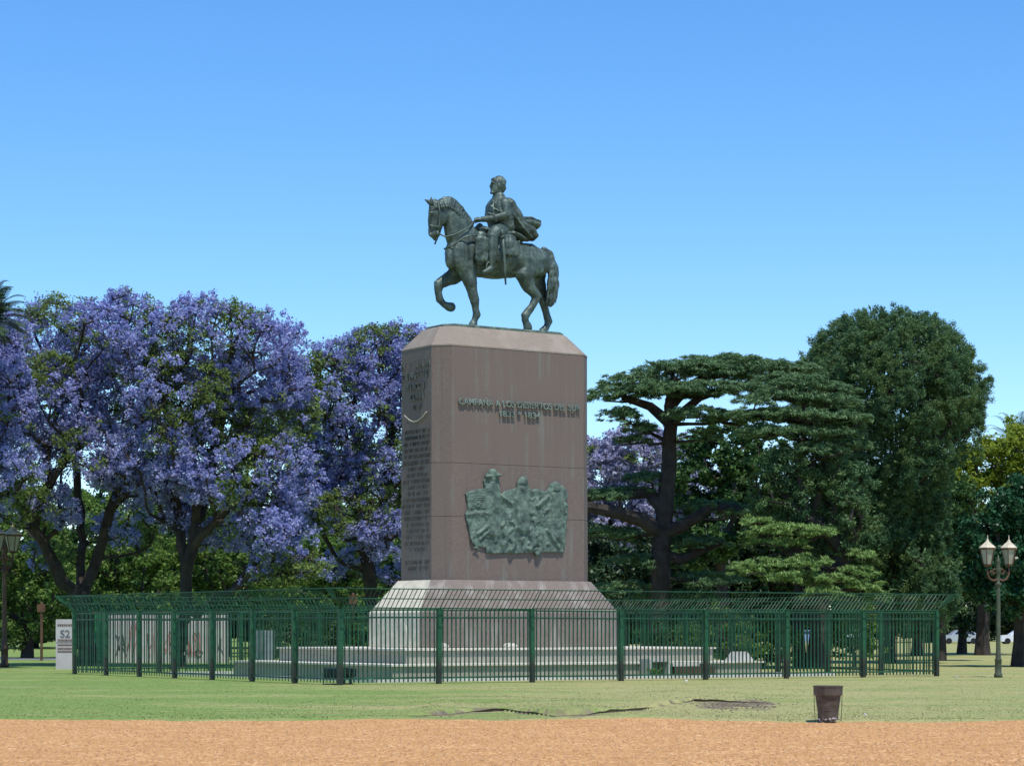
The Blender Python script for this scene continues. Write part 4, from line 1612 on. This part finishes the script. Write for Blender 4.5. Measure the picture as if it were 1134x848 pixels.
jacaranda(250, 150,
          [(150, 560, 0, 4, 3.5, 4), (240, 500, 0, 4, 3.5, 4), (330, 480, 0, 4, 3.5, 4), (290, 580, 0, 4, 3.5, 3), (380, 560, 0, 4, 3.5, 3.5)],
          [[(250, 722), (250, 670), (250, 630)], [(250, 630), (200, 580), (160, 540)], [(250, 630), (300, 560), (340, 480)]],
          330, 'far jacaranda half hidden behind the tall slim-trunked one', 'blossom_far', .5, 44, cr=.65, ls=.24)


def broadleaf(name, px, Y, lobes, n, label, cat, leaf, per=60, cr=.5, ls=.17, asp=.6, trunk_top=None, group=None, bark='bark', tips=.03, sub=2, up=.5, zmin=.3):
    base = Vector(((px - CX) / F * Y, Y, 0))
    root = empty(name, base)
    tag(root, label, cat, group)
    LB = px_lobes(lobes, Y, base)
    att = lobes_pts(LB, n, .5, zmin)
    cz = np.mean([c[2] for c, r in LB])
    tt = trunk_top if trunk_top is not None else max(.6, cz * .45)
    P, par, rad = grow([[(0, 0, -.1), (.05, 0, tt * .5), (.0, .05, tt)]], att, .4, tips, 2.3, .2, .9)
    wood(P, par, rad, 'trunk', M[bark], root, .5, .4)
    allc = np.concatenate([att + rng.normal(size=att.shape) * .3 * i for i in range(sub)])
    V_ = leaves(allc, cr * (.6 + .8 * rng.random(len(allc))), per, ls, ls * asp, up, (1, 1, .75))
    link('crown', quads_mesh('crown', V_), M[leaf], root)
    return root


# green trees between and behind
GA = 'green trees behind the violet trees'
broadleaf('green_tree', 30, 128, [(30, 600, 0, 2.5, 2.5, 2.4), (0, 640, 0, 2.2, 2.2, 1.8), (60, 650, 0, 2.2, 2, 1.8), (20, 690, 0, 2.5, 2, 1.2)], 190, 'bushy green tree behind the left lamp, under the violet crowns', 'tree', 'green', 60, .55, .22, group=GA)
broadleaf('green_tree', 130, 132, [(130, 610, 0, 3, 2.5, 2.2), (100, 650, 0, 2.4, 2.2, 1.5), (165, 655, 0, 2.6, 2.2, 1.6), (135, 560, 0, 2.5, 2.5, 1.8)], 200, 'light green tree whose leaves show above the graffiti wall, by the forked trunk', 'tree', 'green', 60, .55, .22, group=GA)
broadleaf('green_tree', 250, 134, [(245, 620, 0, 3, 2.5, 2), (280, 650, 0, 2.4, 2.2, 1.5), (215, 660, 0, 2.4, 2.2, 1.5), (255, 560, 0, 2.5, 2.5, 1.8)], 200, 'light green tree between the slim leaning trunk and the utility cabinet', 'tree', 'green', 60, .55, .22, group=GA)
broadleaf('green_tree', 370, 130, [(365, 620, 0, 2.8, 2.4, 2.0), (335, 660, 0, 2.4, 2.2, 1.4), (405, 660, 0, 2.6, 2.2, 1.6), (395, 590, 0, 2.0, 2.2, 1.6), (440, 640, 0, 2.0, 2.2, 2.0)], 200, 'green tree just left of the pedestal base, behind the narrower violet tree', 'tree', 'green', 60, .55, .22, group=GA)
broadleaf('tall_green_tree', 800, 128, [(800, 505, 0, 2.0, 2.2, 1.7), (775, 540, 0, 1.9, 2.2, 1.8), (825, 540, 0, 2.0, 2.2, 1.8), (800, 580, 0, 2.3, 2.2, 1.8), (840, 510, 0, 1.6, 2, 1.6), (770, 600, 0, 2, 2, 1.6)], 210, 'mid green broad-leaved tree seen between the big cedar trunk and the second cedar', 'tree', 'midgreen', 62, .5, .26, .7, group='green trees on the right')
broadleaf('yellow_green_tree', 1088, 142, [(1060, 525, 0, 2.0, 2, 1.7), (1095, 510, 0, 2.4, 2.2, 1.4), (1130, 500, 0, 2.4, 2.2, 1.5), (1085, 550, 0, 2.2, 2.2, 1.6), (1125, 545, 0, 2.4, 2.2, 1.8), (1100, 585, 0, 2.6, 2.2, 1.8), (1135, 585, 0, 2.4, 2.2, 2), (1068, 590, 0, 2, 2, 1.6), (1050, 560, 0, 1.8, 2, 1.6), (1150, 520, 0, 2.4, 2.2, 2)], 400, 'yellow-green tree at right behind the domed conifer', 'tree', 'yellow', 60, .55, .24, group='green trees on the right')
broadleaf('glossy_tree', 1130, 100, [(1128, 566, 0, 1.3, 1.6, 1.2), (1102, 600, 0, 1.5, 1.8, 1.3), (1145, 595, 0, 1.8, 1.8, 1.6), (1110, 635, 0, 1.7, 1.8, 1.3), (1140, 650, 0, 1.8, 1.8, 1.3), (1142, 560, 0, 1.1, 1.4, 1.2)], 260, 'dark glossy-leaved tree right behind the twin street lamp', 'tree', 'glossgreen', 64, .42, .2, .65, group='green trees on the right')
broadleaf('green_tree', 1040, 118, [(1040, 600, 0, 1.8, 1.8, 1.6), (1070, 630, 0, 1.6, 1.8, 1.4), (1020, 640, 0, 1.6, 1.8, 1.3), (1055, 560, 0, 1.5, 1.6, 1.3), (1085, 600, 0, 1.3, 1.6, 1.2)], 200, 'bushy tree with yellowish leaves left of the twin lamp lanterns', 'tree', 'midgreen', 60, .42, .2, group='green trees on the right')

broadleaf('drooping_conifer', 905, 96.5, [(872, 520, 0, .8, 1.0, 1.2), (898, 518, .5, .9, 1.0, 1.3), (925, 530, 0, .8, 1.0, 1.3), (850, 540, 0, .7, 1.0, 1.1), (885, 555, 0, 1.0, 1.0, 1.1), (918, 562, 0, .9, 1.0, 1.2), (940, 580, 0, .7, 1.0, 1.3), (855, 565, 1.5, .8, 1.0, .9), (945, 545, 1, .7, 1, 1.2), (900, 600, 2, 1.4, 1.0, 1.2)], 330, 'olive green drooping conifer filling the space between second cedar and domed conifer', 'tree', 'conifer', 60, .34, .16, .35, group='green trees on the right')

# dark mass of trees behind the cedars
GB = 'dark trees behind the cedars'
darks = [(655, 150, 590, 'dark tree right beside the pedestal edge, behind the cedar limbs'), (720, 140, 600, 'dark tree directly behind the big cedar trunk'), (775, 138, 600, 'dark tree filling the gap right of the big cedar trunk'), (850, 140, 560, 'dark tree behind the lit lower boughs of the second cedar'),
         (905, 136, 540, 'dark tree between the second cedar and the domed conifer'), (960, 134, 560, 'dark tree behind the lower left of the domed conifer'), (1015, 138, 570, 'dark tree behind the lower right of the domed conifer'), (1065, 150, 590, 'dark tree behind the bushy tree near the twin lamp')]
for i, (px, Y, top, lab) in enumerate(darks):
    s = F / Y
    h = (HY - top) / s
    L = [(px, top + 20, 0, 2.2, 2.4, 1.8), (px - 25, top + 55, 0, 2.2, 2.4, 2), (px + 25, top + 50, 0, 2.3, 2.4, 2), (px, top + 85, 0, 2.6, 2.4, 2)]
    broadleaf('dark_tree', px, Y, L, 170, lab, 'tree', 'darkgreen', 56, .6, .26, group=GB, zmin=1.6)


# cedar: limbs that carry flat plates of needles
def cedar(px, Y, plates, limbs, label, needle, per=70, rmax=.62, group='cedars', seglen=.22, dens=34, limb_r=None, lit_below=None, bark='bark'):
    base = Vector(((px - CX) / F * Y, Y, 0))
    root = empty('cedar_tree', base)
    tag(root, label, 'tree', group)
    cen, out, att, lows = [], [], [], []
    more = []
    for (qx, qy, dy, rx, ry, th) in plates:
        more.append((qx, qy, dy, rx * .92, ry * .9, th * .55))
        for _ in range(2):
            an, k2 = rng.random() * 6.283, .45 + .5 * rng.random()
            more.append((qx + math.cos(an) * rx * k2 * F / Y, qy + rng.normal() * 1.5 + 4 * k2, dy + math.sin(an) * ry * k2, rx * (.3 + .25 * rng.random()), ry * (.3 + .25 * rng.random()), th * .55))
    for (qx, qy, dy, rx, ry, th) in more:
        c = W(qx, qy, Y + dy)
        c = np.array([c.x - base.x, c.y - base.y, c.z])
        n = int(dens * rx * ry)
        a = rng.random(n) * 6.283
        rr = np.sqrt(rng.random(n))
        edge = 1 + .22 * np.sin(a * 5 + qx) + .2 * np.sin(a * 11 + qy)
        X = np.stack([np.cos(a) * rr * rx * edge, np.sin(a) * rr * ry * edge, th * (1 - rr ** 2) - .75 * th * rr ** 4 + rng.normal(size=n) * .05], -1)
        cen.append(c + X)
        rad_ = c.copy()
        rad_[2] = 0
        o = unit(X * np.array([1, 1, 0]) + rad_ * .25)
        out.append(o)
        m = max(2, int(n * .03))
        att.append(c + X[:m] - np.array([0, 0, .12]))
    C, O, A = np.concatenate(cen), np.concatenate(out), np.concatenate(att)
    P, par, rad = grow([px_line(l, Y, base) for l in limbs], A, .3, .022, 2.2, .1, .7, .02, 1.6, limb_r)
    wood(P, par, rad, 'trunk', M[bark], root, rmax, .35, 8)
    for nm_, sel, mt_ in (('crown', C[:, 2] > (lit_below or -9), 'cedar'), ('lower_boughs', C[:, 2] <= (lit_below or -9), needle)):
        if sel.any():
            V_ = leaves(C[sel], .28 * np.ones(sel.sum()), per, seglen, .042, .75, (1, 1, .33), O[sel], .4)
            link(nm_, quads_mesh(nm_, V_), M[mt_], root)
    return root


cedar(733, 104,
      [(760, 410, 0, 2.6, 3.0, .45), (830, 408, .5, 2.8, 3.0, .45), (800, 402, 1, 2.6, 3, .4), (860, 412, 1, 1.9, 2.6, .4), (700, 424, 0, 1.7, 2.4, .5), (675, 437, -.5, 1.4, 1.8, .45), (735, 432, -1.5, 2.2, 2.2, .5), (790, 430, -2, 2.4, 2.2, .5), (850, 432, -1.5, 2.2, 2.2, .5),
       (688, 458, -.5, 1.1, 1.4, .4), (712, 474, -.5, .8, 1.2, .35), (775, 458, -2, 1.5, 1.8, .4), (820, 462, -2, 1.7, 1.8, .4), (860, 458, -1.5, 1.8, 1.8, .4), (700, 486, 0, .8, 1, .3), (780, 480, -1.5, 1.0, 1.2, .35),
       (690, 545, 1, 1.6, 1.6, .35), (665, 548, 0, 1.2, 1.4, .35), (715, 528, .8, 1.1, 1.3, .3), (680, 590, 1, 1.4, 1.6, .35), (710, 620, 1, 1.6, 1.6, .4), (790, 560, 1, 1.6, 1.8, .35), (820, 566, 0, 1.2, 1.6, .35), (770, 600, 1, 1.8, 1.8, .4), (690, 650, 1, 1.8, 1.8, .4), (780, 640, 1, 2.0, 1.8, .4), (750, 660, 1.5, 2, 1.8, .4)],
      [[(732, 745), (731, 690), (732, 640), (734, 590), (738, 540), (741, 490), (742, 450), (748, 420)], [(732, 600), (712, 576, -.4), (686, 568, -.8), (655, 562, -1), (630, 560, -1.2)], [(736, 560), (718, 545, .3), (690, 548, .5), (650, 552, .5)],
       [(732, 602), (755, 582, -.3), (785, 563, -.5), (815, 562, -.6), (840, 580, -.8)], [(732, 625), (770, 612, .5), (800, 600, .8)], [(742, 470), (720, 450, 0), (690, 440, -.3)], [(742, 465), (775, 440, -.5), (820, 425, -.8), (855, 430, -1)], [(744, 440), (780, 418, .5), (830, 410, .6)]],
      'huge flat-topped cedar with thick bare trunk and dark sweeping limbs right of the pedestal', 'cedar', per=40, limb_r=[.56, .34, .26, .28, .24, .2])
cedar(885, 97,
      [(872, 420, 1, 1.7, 1.6, .3), (900, 428, .5, 1.5, 1.6, .3), (862, 440, 0, 1.9, 1.6, .3), (918, 444, 0, 1.4, 1.6, .3), (850, 458, -.5, 1.6, 1.5, .3), (895, 460, -.8, 1.9, 1.6, .3), (935, 462, -.5, 1.0, 1.4, .3), (870, 478, -.8, 1.8, 1.6, .3), (925, 480, -.8, 1.2, 1.4, .3), (946, 492, -.5, .8, 1, .25), (845, 476, 0, 1.2, 1.4, .3), (905, 496, -.8, 1.3, 1.3, .3),
       (875, 586, -2.0, 1.7, 1.3, .3), (840, 578, -1.6, .7, .9, .25), (905, 588, -2.0, .7, .9, .25), (860, 600, -1.6, 1.2, 1.0, .25), (850, 625, -2.4, 1.5, 1.2, .35), (890, 622, -2.4, 1.2, 1.1, .3), (885, 638, -3.0, 1.4, 1.1, .35), (918, 640, -2.6, .9, 1.0, .3), (912, 655, -3, .9, 1.0, .3), (945, 632, -1.6, .8, 1.0, .3), (958, 648, -1.8, .8, 1.0, .3), (950, 614, -1.2, .7, 1.0, .3), (835, 632, -2.2, .9, 1.0, .3), (970, 660, -1.5, .6, .8, .3)],
      [[(886, 745), (886, 680), (887, 600), (888, 520), (890, 440)], [(887, 620), (870, 612, -1), (850, 615, -2)], [(887, 620), (905, 625, -1.5), (920, 635, -2.5)], [(887, 600), (860, 590, -1), (845, 580, -1.5)], [(887, 630), (930, 630, -1), (958, 640, -1.6)]],
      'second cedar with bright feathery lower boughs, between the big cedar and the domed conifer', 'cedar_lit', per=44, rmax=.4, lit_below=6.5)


# domed conifer of rope-like tufted branches
def dome_conifer(px, Y, label):
    base = Vector(((px - CX) / F * Y, Y, 0))
    root = empty('domed_conifer', base)
    tag(root, label, 'tree')
    s = Y / F
    top = (HY - 342) * s + EYE
    prof = [(341, 4), (345, 29), (353, 51), (372, 75), (400, 94), (430, 102), (475, 103), (500, 88), (530, 74), (560, 70), (600, 70), (640, 72), (670, 66)]
    hp = np.array([p[0] for p in prof], float)
    rp = np.array([p[1] for p in prof], float)
    nt_ = 1100                                    # rounded tufts at the branch ends
    gy = np.linspace(343, 668, 300)
    cdf = np.cumsum(np.interp(gy, hp, rp) + 25)
    cdf /= cdf[-1]
    yy = np.interp((np.arange(nt_) + rng.random(nt_)) / nt_, cdf, gy)
    a = (np.arange(nt_) * 2.39996 + rng.normal(size=nt_) * .12) % 6.283
    k = np.where(yy < 470, .86 + .10 * rng.random(nt_) + .08 * (rng.random(nt_) > .66), .62 + .36 * rng.random(nt_))
    r = np.interp(yy, hp, rp) * s * k * (1 + .05 * np.sin(a * 3 + yy * .06) + .05 * np.sin(a * 7 - yy * .11))
    T = np.stack([np.cos(a) * r, np.sin(a) * r, (HY - yy) * s + EYE - .25], -1)
    # lower down the branches hang in separate long lobes with dark gaps between
    lowi = np.where(yy > 478)[0]
    nl = 60
    la = (np.arange(nl) * 2.39996) % 6.283
    ly = 500 + 150 * rng.random(nl)
    pick = rng.integers(0, nl, len(lowi))
    a[lowi] = la[pick] + rng.normal(size=len(lowi)) * .09
    yy[lowi] = np.clip(ly[pick] + rng.normal(size=len(lowi)) * 16, 480, 675)
    k[lowi] = .70 + .3 * ((pick * 7) % 10) / 10
    r = np.interp(yy, hp, rp) * s * k
    T = np.stack([np.cos(a) * r, np.sin(a) * r, (HY - yy) * s + EYE - .25], -1)
    tr_ = .34 + .22 * rng.random(nt_)
    per_t = 5
    n = nt_ * per_t
    aa = np.repeat(a, per_t)
    yr = np.repeat(yy, per_t)
    o = unit(np.stack([np.cos(aa), np.sin(aa), np.where(yr < 430, .5, -.2)], -1))
    dl = unit(rng.normal(size=(n, 3)) + o * .7)
    stretch = np.stack([np.ones(n), np.ones(n), np.where(yr > 470, 1.9, 1.0)], -1)
    X = np.repeat(T, per_t, 0) + dl * np.repeat(tr_, per_t)[:, None] * stretch * (.55 + .45 * rng.random((n, 1))) - np.stack([np.zeros(n), np.zeros(n), np.where(yr > 470, .5, .0)], -1)
    # gaps low on the right where the sky shows
    P, par, rad = grow([[(0, 0, -.1), (0, 0, 3), (.1, 0, 8), (0, .1, top - 1)]], (T - unit(T * np.array([1, 1, 0])) * .4)[::3], .1, .02, 2.3, .1, 1.0, -.05)
    wood(P, par, rad, 'trunk', M['bark'], root, .55, .3, 7)
    V1 = leaves(X, .19 + .10 * rng.random(n), 84, .13, .036, .45, (1, 1, 1), o, -.1)
    inner = np.concatenate([T * np.array([.88, .88, 1]), T * np.array([.7, .7, 1])]) - np.array([0, 0, .3])
    core = np.stack([rng.normal(size=260) * 1.2, rng.normal(size=260) * 1.2, 2.5 + 9 * rng.random(260)], -1)
    inner = np.concatenate([inner, core])
    V2 = leaves(inner, .8 * np.ones(len(inner)), 26, .28, .1, .3)
    link('crown', quads_mesh('crown', np.concatenate([V1, V2])), M['conifer'], root)
    return root


dome_conifer(984, 110, 'tall dark domed conifer, the highest tree at right')


# palms
def palm(px, Y, toppx, label, n=34, L=3.0):
    base = Vector(((px - CX) / F * Y, Y, 0))
    h = EYE + (HY - toppx) / F * Y
    root = empty('palm_tree', base)
    tag(root, label, 'palm', 'palms')
    mb = MB()
    mb.lathe([(.4, -.1), (.28, .6)] + [(.24 + .02 * (i % 2), .6 + (h - .6) * i / 14) for i in range(1, 15)], 9)
    mb.build('trunk', M['bark'], root)
    Q = []
    for i in range(n):
        a = i * 2.399
        e = math.radians(78 - 95 * (i / n))
        d = np.array([math.cos(a) * math.cos(e), math.sin(a) * math.cos(e), math.sin(e)])
        side = np.array([-math.sin(a), math.cos(a), 0])
        prev = np.array([0, 0, h])
        ns = 14
        for k in range(1, ns + 1):
            t = k / ns
            d2 = d + np.array([0, 0, -1.1 * t * t])
            d2 /= np.linalg.norm(d2)
            p = prev + d2 * L / ns
            upv = np.cross(side, d2)
            Q.append(np.stack([prev - side * .02, prev + side * .02, p + side * .015, p - side * .015]))
            for sg in (-1, 1):
                for z in (0, .5):
                    b0 = prev + (p - prev) * z
                    ll = .55 * math.sin(math.pi * min(1, .15 + t * .85)) + .1
                    tip = b0 + side * sg * ll * .75 + d2 * ll * .55 - upv * .0 + np.array([0, 0, -.12 * ll])
                    Q.append(np.stack([b0 - d2 * .03, b0 + d2 * .03, tip + d2 * .012, tip - d2 * .012]))
            prev = p
    link('crown', quads_mesh('crown', np.array(Q)), M['frond'], root)
    return root


palm(-12, 92, 353, 'palm whose frond tips stick out above the violet trees at the left edge', L=1.9)
palm(1127, 150, 494, 'far palm crown above the yellow-green tree at the right edge', L=2.9)

# shrubs and creeper in and behind the enclosure
GS = 'shrubs behind the fence'
for (px, Y, w, h, lab, lf) in ((800, 93, 1.5, 1.3, 'leafy light green shrub behind the fence right of the pedestal', 'green'), (845, 96, 1.2, 1.1, 'rounded light green shrub right of the leafy one behind the fence', 'green'), (755, 97, 1.3, 1.1, 'dark shrub at the terrace back right of the pedestal', 'midgreen'),
                              (395, 104, 1.5, 1.2, 'dark shrub behind the fence left of the pedestal base', 'midgreen'), (325, 108, 1.6, 1.1, 'low green shrub right of the utility cabinet', 'midgreen'), (945, 98, .9, 1.7, 'upright yellowish shrub inside the far right of the fence', 'green')):
    s = F / Y
    cy = HY + (EYE - h) * s
    broadleaf('shrub', px, Y, [(px, cy, 0, w, .9, h * .8), (px - w * .6 * s, cy + 6, .2, w * .6, .8, h * .6), (px + w * .6 * s, cy + 4, .2, w * .6, .8, h * .6)], 60, lab, 'shrub', lf, 60, .3, .13, group=GS, tips=.012, zmin=.05)
# weeds growing in the light housing
base = W(727, 748, 78.1)
root = empty('weed_clump', (base.x, base.y, 0))
tag(root, 'small green weeds sprouting in front of the grey concrete housing', 'weeds')
cw = np.stack([rng.normal(size=14) * .13, rng.normal(size=14) * .05, .05 + .22 * rng.random(14)], -1)
link('leaves', quads_mesh('leaves', leaves(cw, .09 * np.ones(14), 24, .1, .03, .3)), M['green'], root)

# far trees closing the park: two kinds copied, each its own object
GF = 'far park trees on the horizon'
protoA = broadleaf('park_tree', 640, 270, [(610, 688, 0, 5, 4, 1.6), (670, 688, 0, 5, 4, 1.6), (640, 600, 0, 5, 5, 4), (600, 640, 0, 4.5, 5, 3.5), (680, 640, 0, 4.5, 5, 3.5), (640, 660, 0, 6, 5, 2.5)], 190, 'x', 'tree', 'darkgreen', 60, 1.1, .5, group=GF, zmin=.7, tips=.05)
protoB = broadleaf('park_tree', 900, 280, [(870, 688, 0, 5, 4, 1.5), (925, 688, 0, 5, 4, 1.5), (900, 610, 0, 4.5, 5, 3.5), (865, 645, 0, 4.5, 5, 3), (935, 640, 0, 4.5, 5, 3.2)], 170, 'x', 'tree', 'darkgreen', 60, 1.1, .5, group=GF, zmin=.7, tips=.05)
farlab = ['far park tree at the left edge beyond the road', 'far park tree beyond the brown signpost', 'far park tree beyond the graffiti wall', 'far park tree beyond the utility cabinet', 'far park tree beyond the left side of the pedestal', 'far park tree beyond the pedestal base', 'far park tree beyond the big cedar trunk', 'far park tree beyond the shrub right of the pedestal',
          'far park tree beyond the second cedar', 'far park tree beyond the domed conifer trunk', 'far park tree just right of the domed conifer foot', 'far park tree beyond the right end of the fence', 'far park tree left of the twin lamp pole', 'far park tree right of the twin lamp pole', 'far park tree at the right edge of the lawn']
fp = [-30, 50, 150, 270, 400, 560, 700, 780, 860, 930, 985, 1030, 1075, 1120, 1170]
for i, (px, lb) in enumerate(zip(fp, farlab)):
    Y = 262 + (i * 37) % 45
    if i == 6:
        o = protoA
    elif i == 9:
        o = protoB
    else:
        o = copy_tree(protoA if i % 2 else protoB)
    o.location = ((px - CX) / F * Y, Y, 0)
    o.rotation_euler = (0, 0, i * 1.3)
    k = .8 + .3 * ((i * 7) % 5) / 5
    o.scale = (k, k, k)
    o['label'] = lb


GM_ = 'middle-distance trees'
proto_m = broadleaf('bushy_tree', 150, 190, [(150, 590, 0, 4.2, 4, 3.6), (110, 630, 0, 3.8, 4, 3.2), (190, 635, 0, 4, 4, 3.2), (150, 660, 0, 5, 4, 2.4), (120, 690, 0, 3.4, 3, 1.4), (180, 690, 0, 3.4, 3, 1.4)], 230, 'x', 'tree', 'midgreen', 60, .8, .36, group=GM_, zmin=.5, tips=.04)
midl = [(-30, 190, 'bushy tree at the left edge seen under the violet crowns'), (35, 196, 'bushy tree seen between the left lamp and the blue-grey pole'), (95, 186, 'bushy tree seen just above the notice board'), (160, 200, 'bushy tree seen above the middle of the graffiti wall'), (225, 188, 'bushy tree seen right of the slim leaning trunk'), (290, 197, 'bushy tree seen above the utility cabinet'),
        (345, 186, 'bushy tree seen between the cabinet and the narrower violet tree'), (400, 199, 'bushy tree seen beside the narrower violet tree trunk'), (455, 190, 'bushy tree hidden mostly by the pedestal base, left side'), (660, 194, 'bushy tree seen at the right edge of the pedestal base'), (725, 188, 'bushy tree seen behind the big cedar trunk'), (790, 198, 'bushy tree seen under the dark right limb of the big cedar')]
for i, (px, Y, lb) in enumerate(midl):
    o = proto_m if i == 2 else copy_tree(proto_m)
    o.location = ((px - CX) / F * Y, Y, 0)
    o.rotation_euler = (0, 0, i * 1.7)
    k = .85 + .28 * ((i * 5) % 7) / 7
    o.scale = (k, k, k * (1.0 if px < 600 else .9))
    o['label'] = lb


wood_ = np.stack([np.linspace(-260, 260, 520) + rng.normal(size=520) * 2, 430 + 25 * rng.random(520), 1.5 + 12 * rng.random(520) ** .8], -1)
tag(link('far_woodland', quads_mesh('far_woodland', leaves(wood_, 3.2 + 1.5 * rng.random(520), 90, 1.6, 1.2, .3)), M['darkgreen']), kind='stuff')

# far cars seen between the trunks
def car(px, Y, mt, label, rz):
    e = empty('parked_car', ((px - CX) / F * Y, Y, 0), rz)
    tag(e, label, 'car', 'cars parked beyond the trees')
    mb = MB()
    sec = lambda x, z0, z1, w: [(x, -w, z0), (x, w, z0), (x, w, z1), (x, -w, z1)]
    mb.rings([sec(-2.1, .35, .75, .72), sec(-1.9, .25, .88, .82), (sec(-.9, .25, .95, .86)), sec(1.2, .25, .98, .86), sec(1.95, .28, .9, .8), sec(2.1, .38, .7, .72)])
    mb.rings([[(-1.0, -.8, .96), (1.75, -.8, .97), (1.75, .8, .97), (-1.0, .8, .96)], [(-.35, -.62, 1.42), (1.15, -.62, 1.45), (1.15, .62, 1.45), (-.35, .62, 1.42)]])
    mb.build('body', M[mt], e)
    w_ = MB()
    for sg in (-1, 1):
        w_.add([(-.75, .79 * sg, 1.02), (1.5, .79 * sg, 1.03), (1.08, .66 * sg, 1.38), (-.32, .66 * sg, 1.36)], [(0, 1, 2, 3)])
    w_.build('window', M['carglass'], e)
    for x in (-1.3, 1.3):
        for sg in (-1, 1):
            q = MB()
            q.tube([(x, .66 * sg, .31), (x, .87 * sg, .31)], .31, 12)
            q.build('wheel', M['tyre'], e)


car(893, 235, 'carblue', 'pale blue car far off, seen through the fence left of the shrub', .1)
car(935, 240, 'carwhite', 'white car far off, seen through the right part of the fence', -.1)
car(760, 238, 'cargrey', 'silver car far off, seen between the cedar trunk and the green shrub', .05)
car(1062, 244, 'cargrey', 'silver car far off just beyond the right end of the fence', .1)
car(1128, 242, 'carwhite', 'white car far off right of the twin lamp pole', .0)
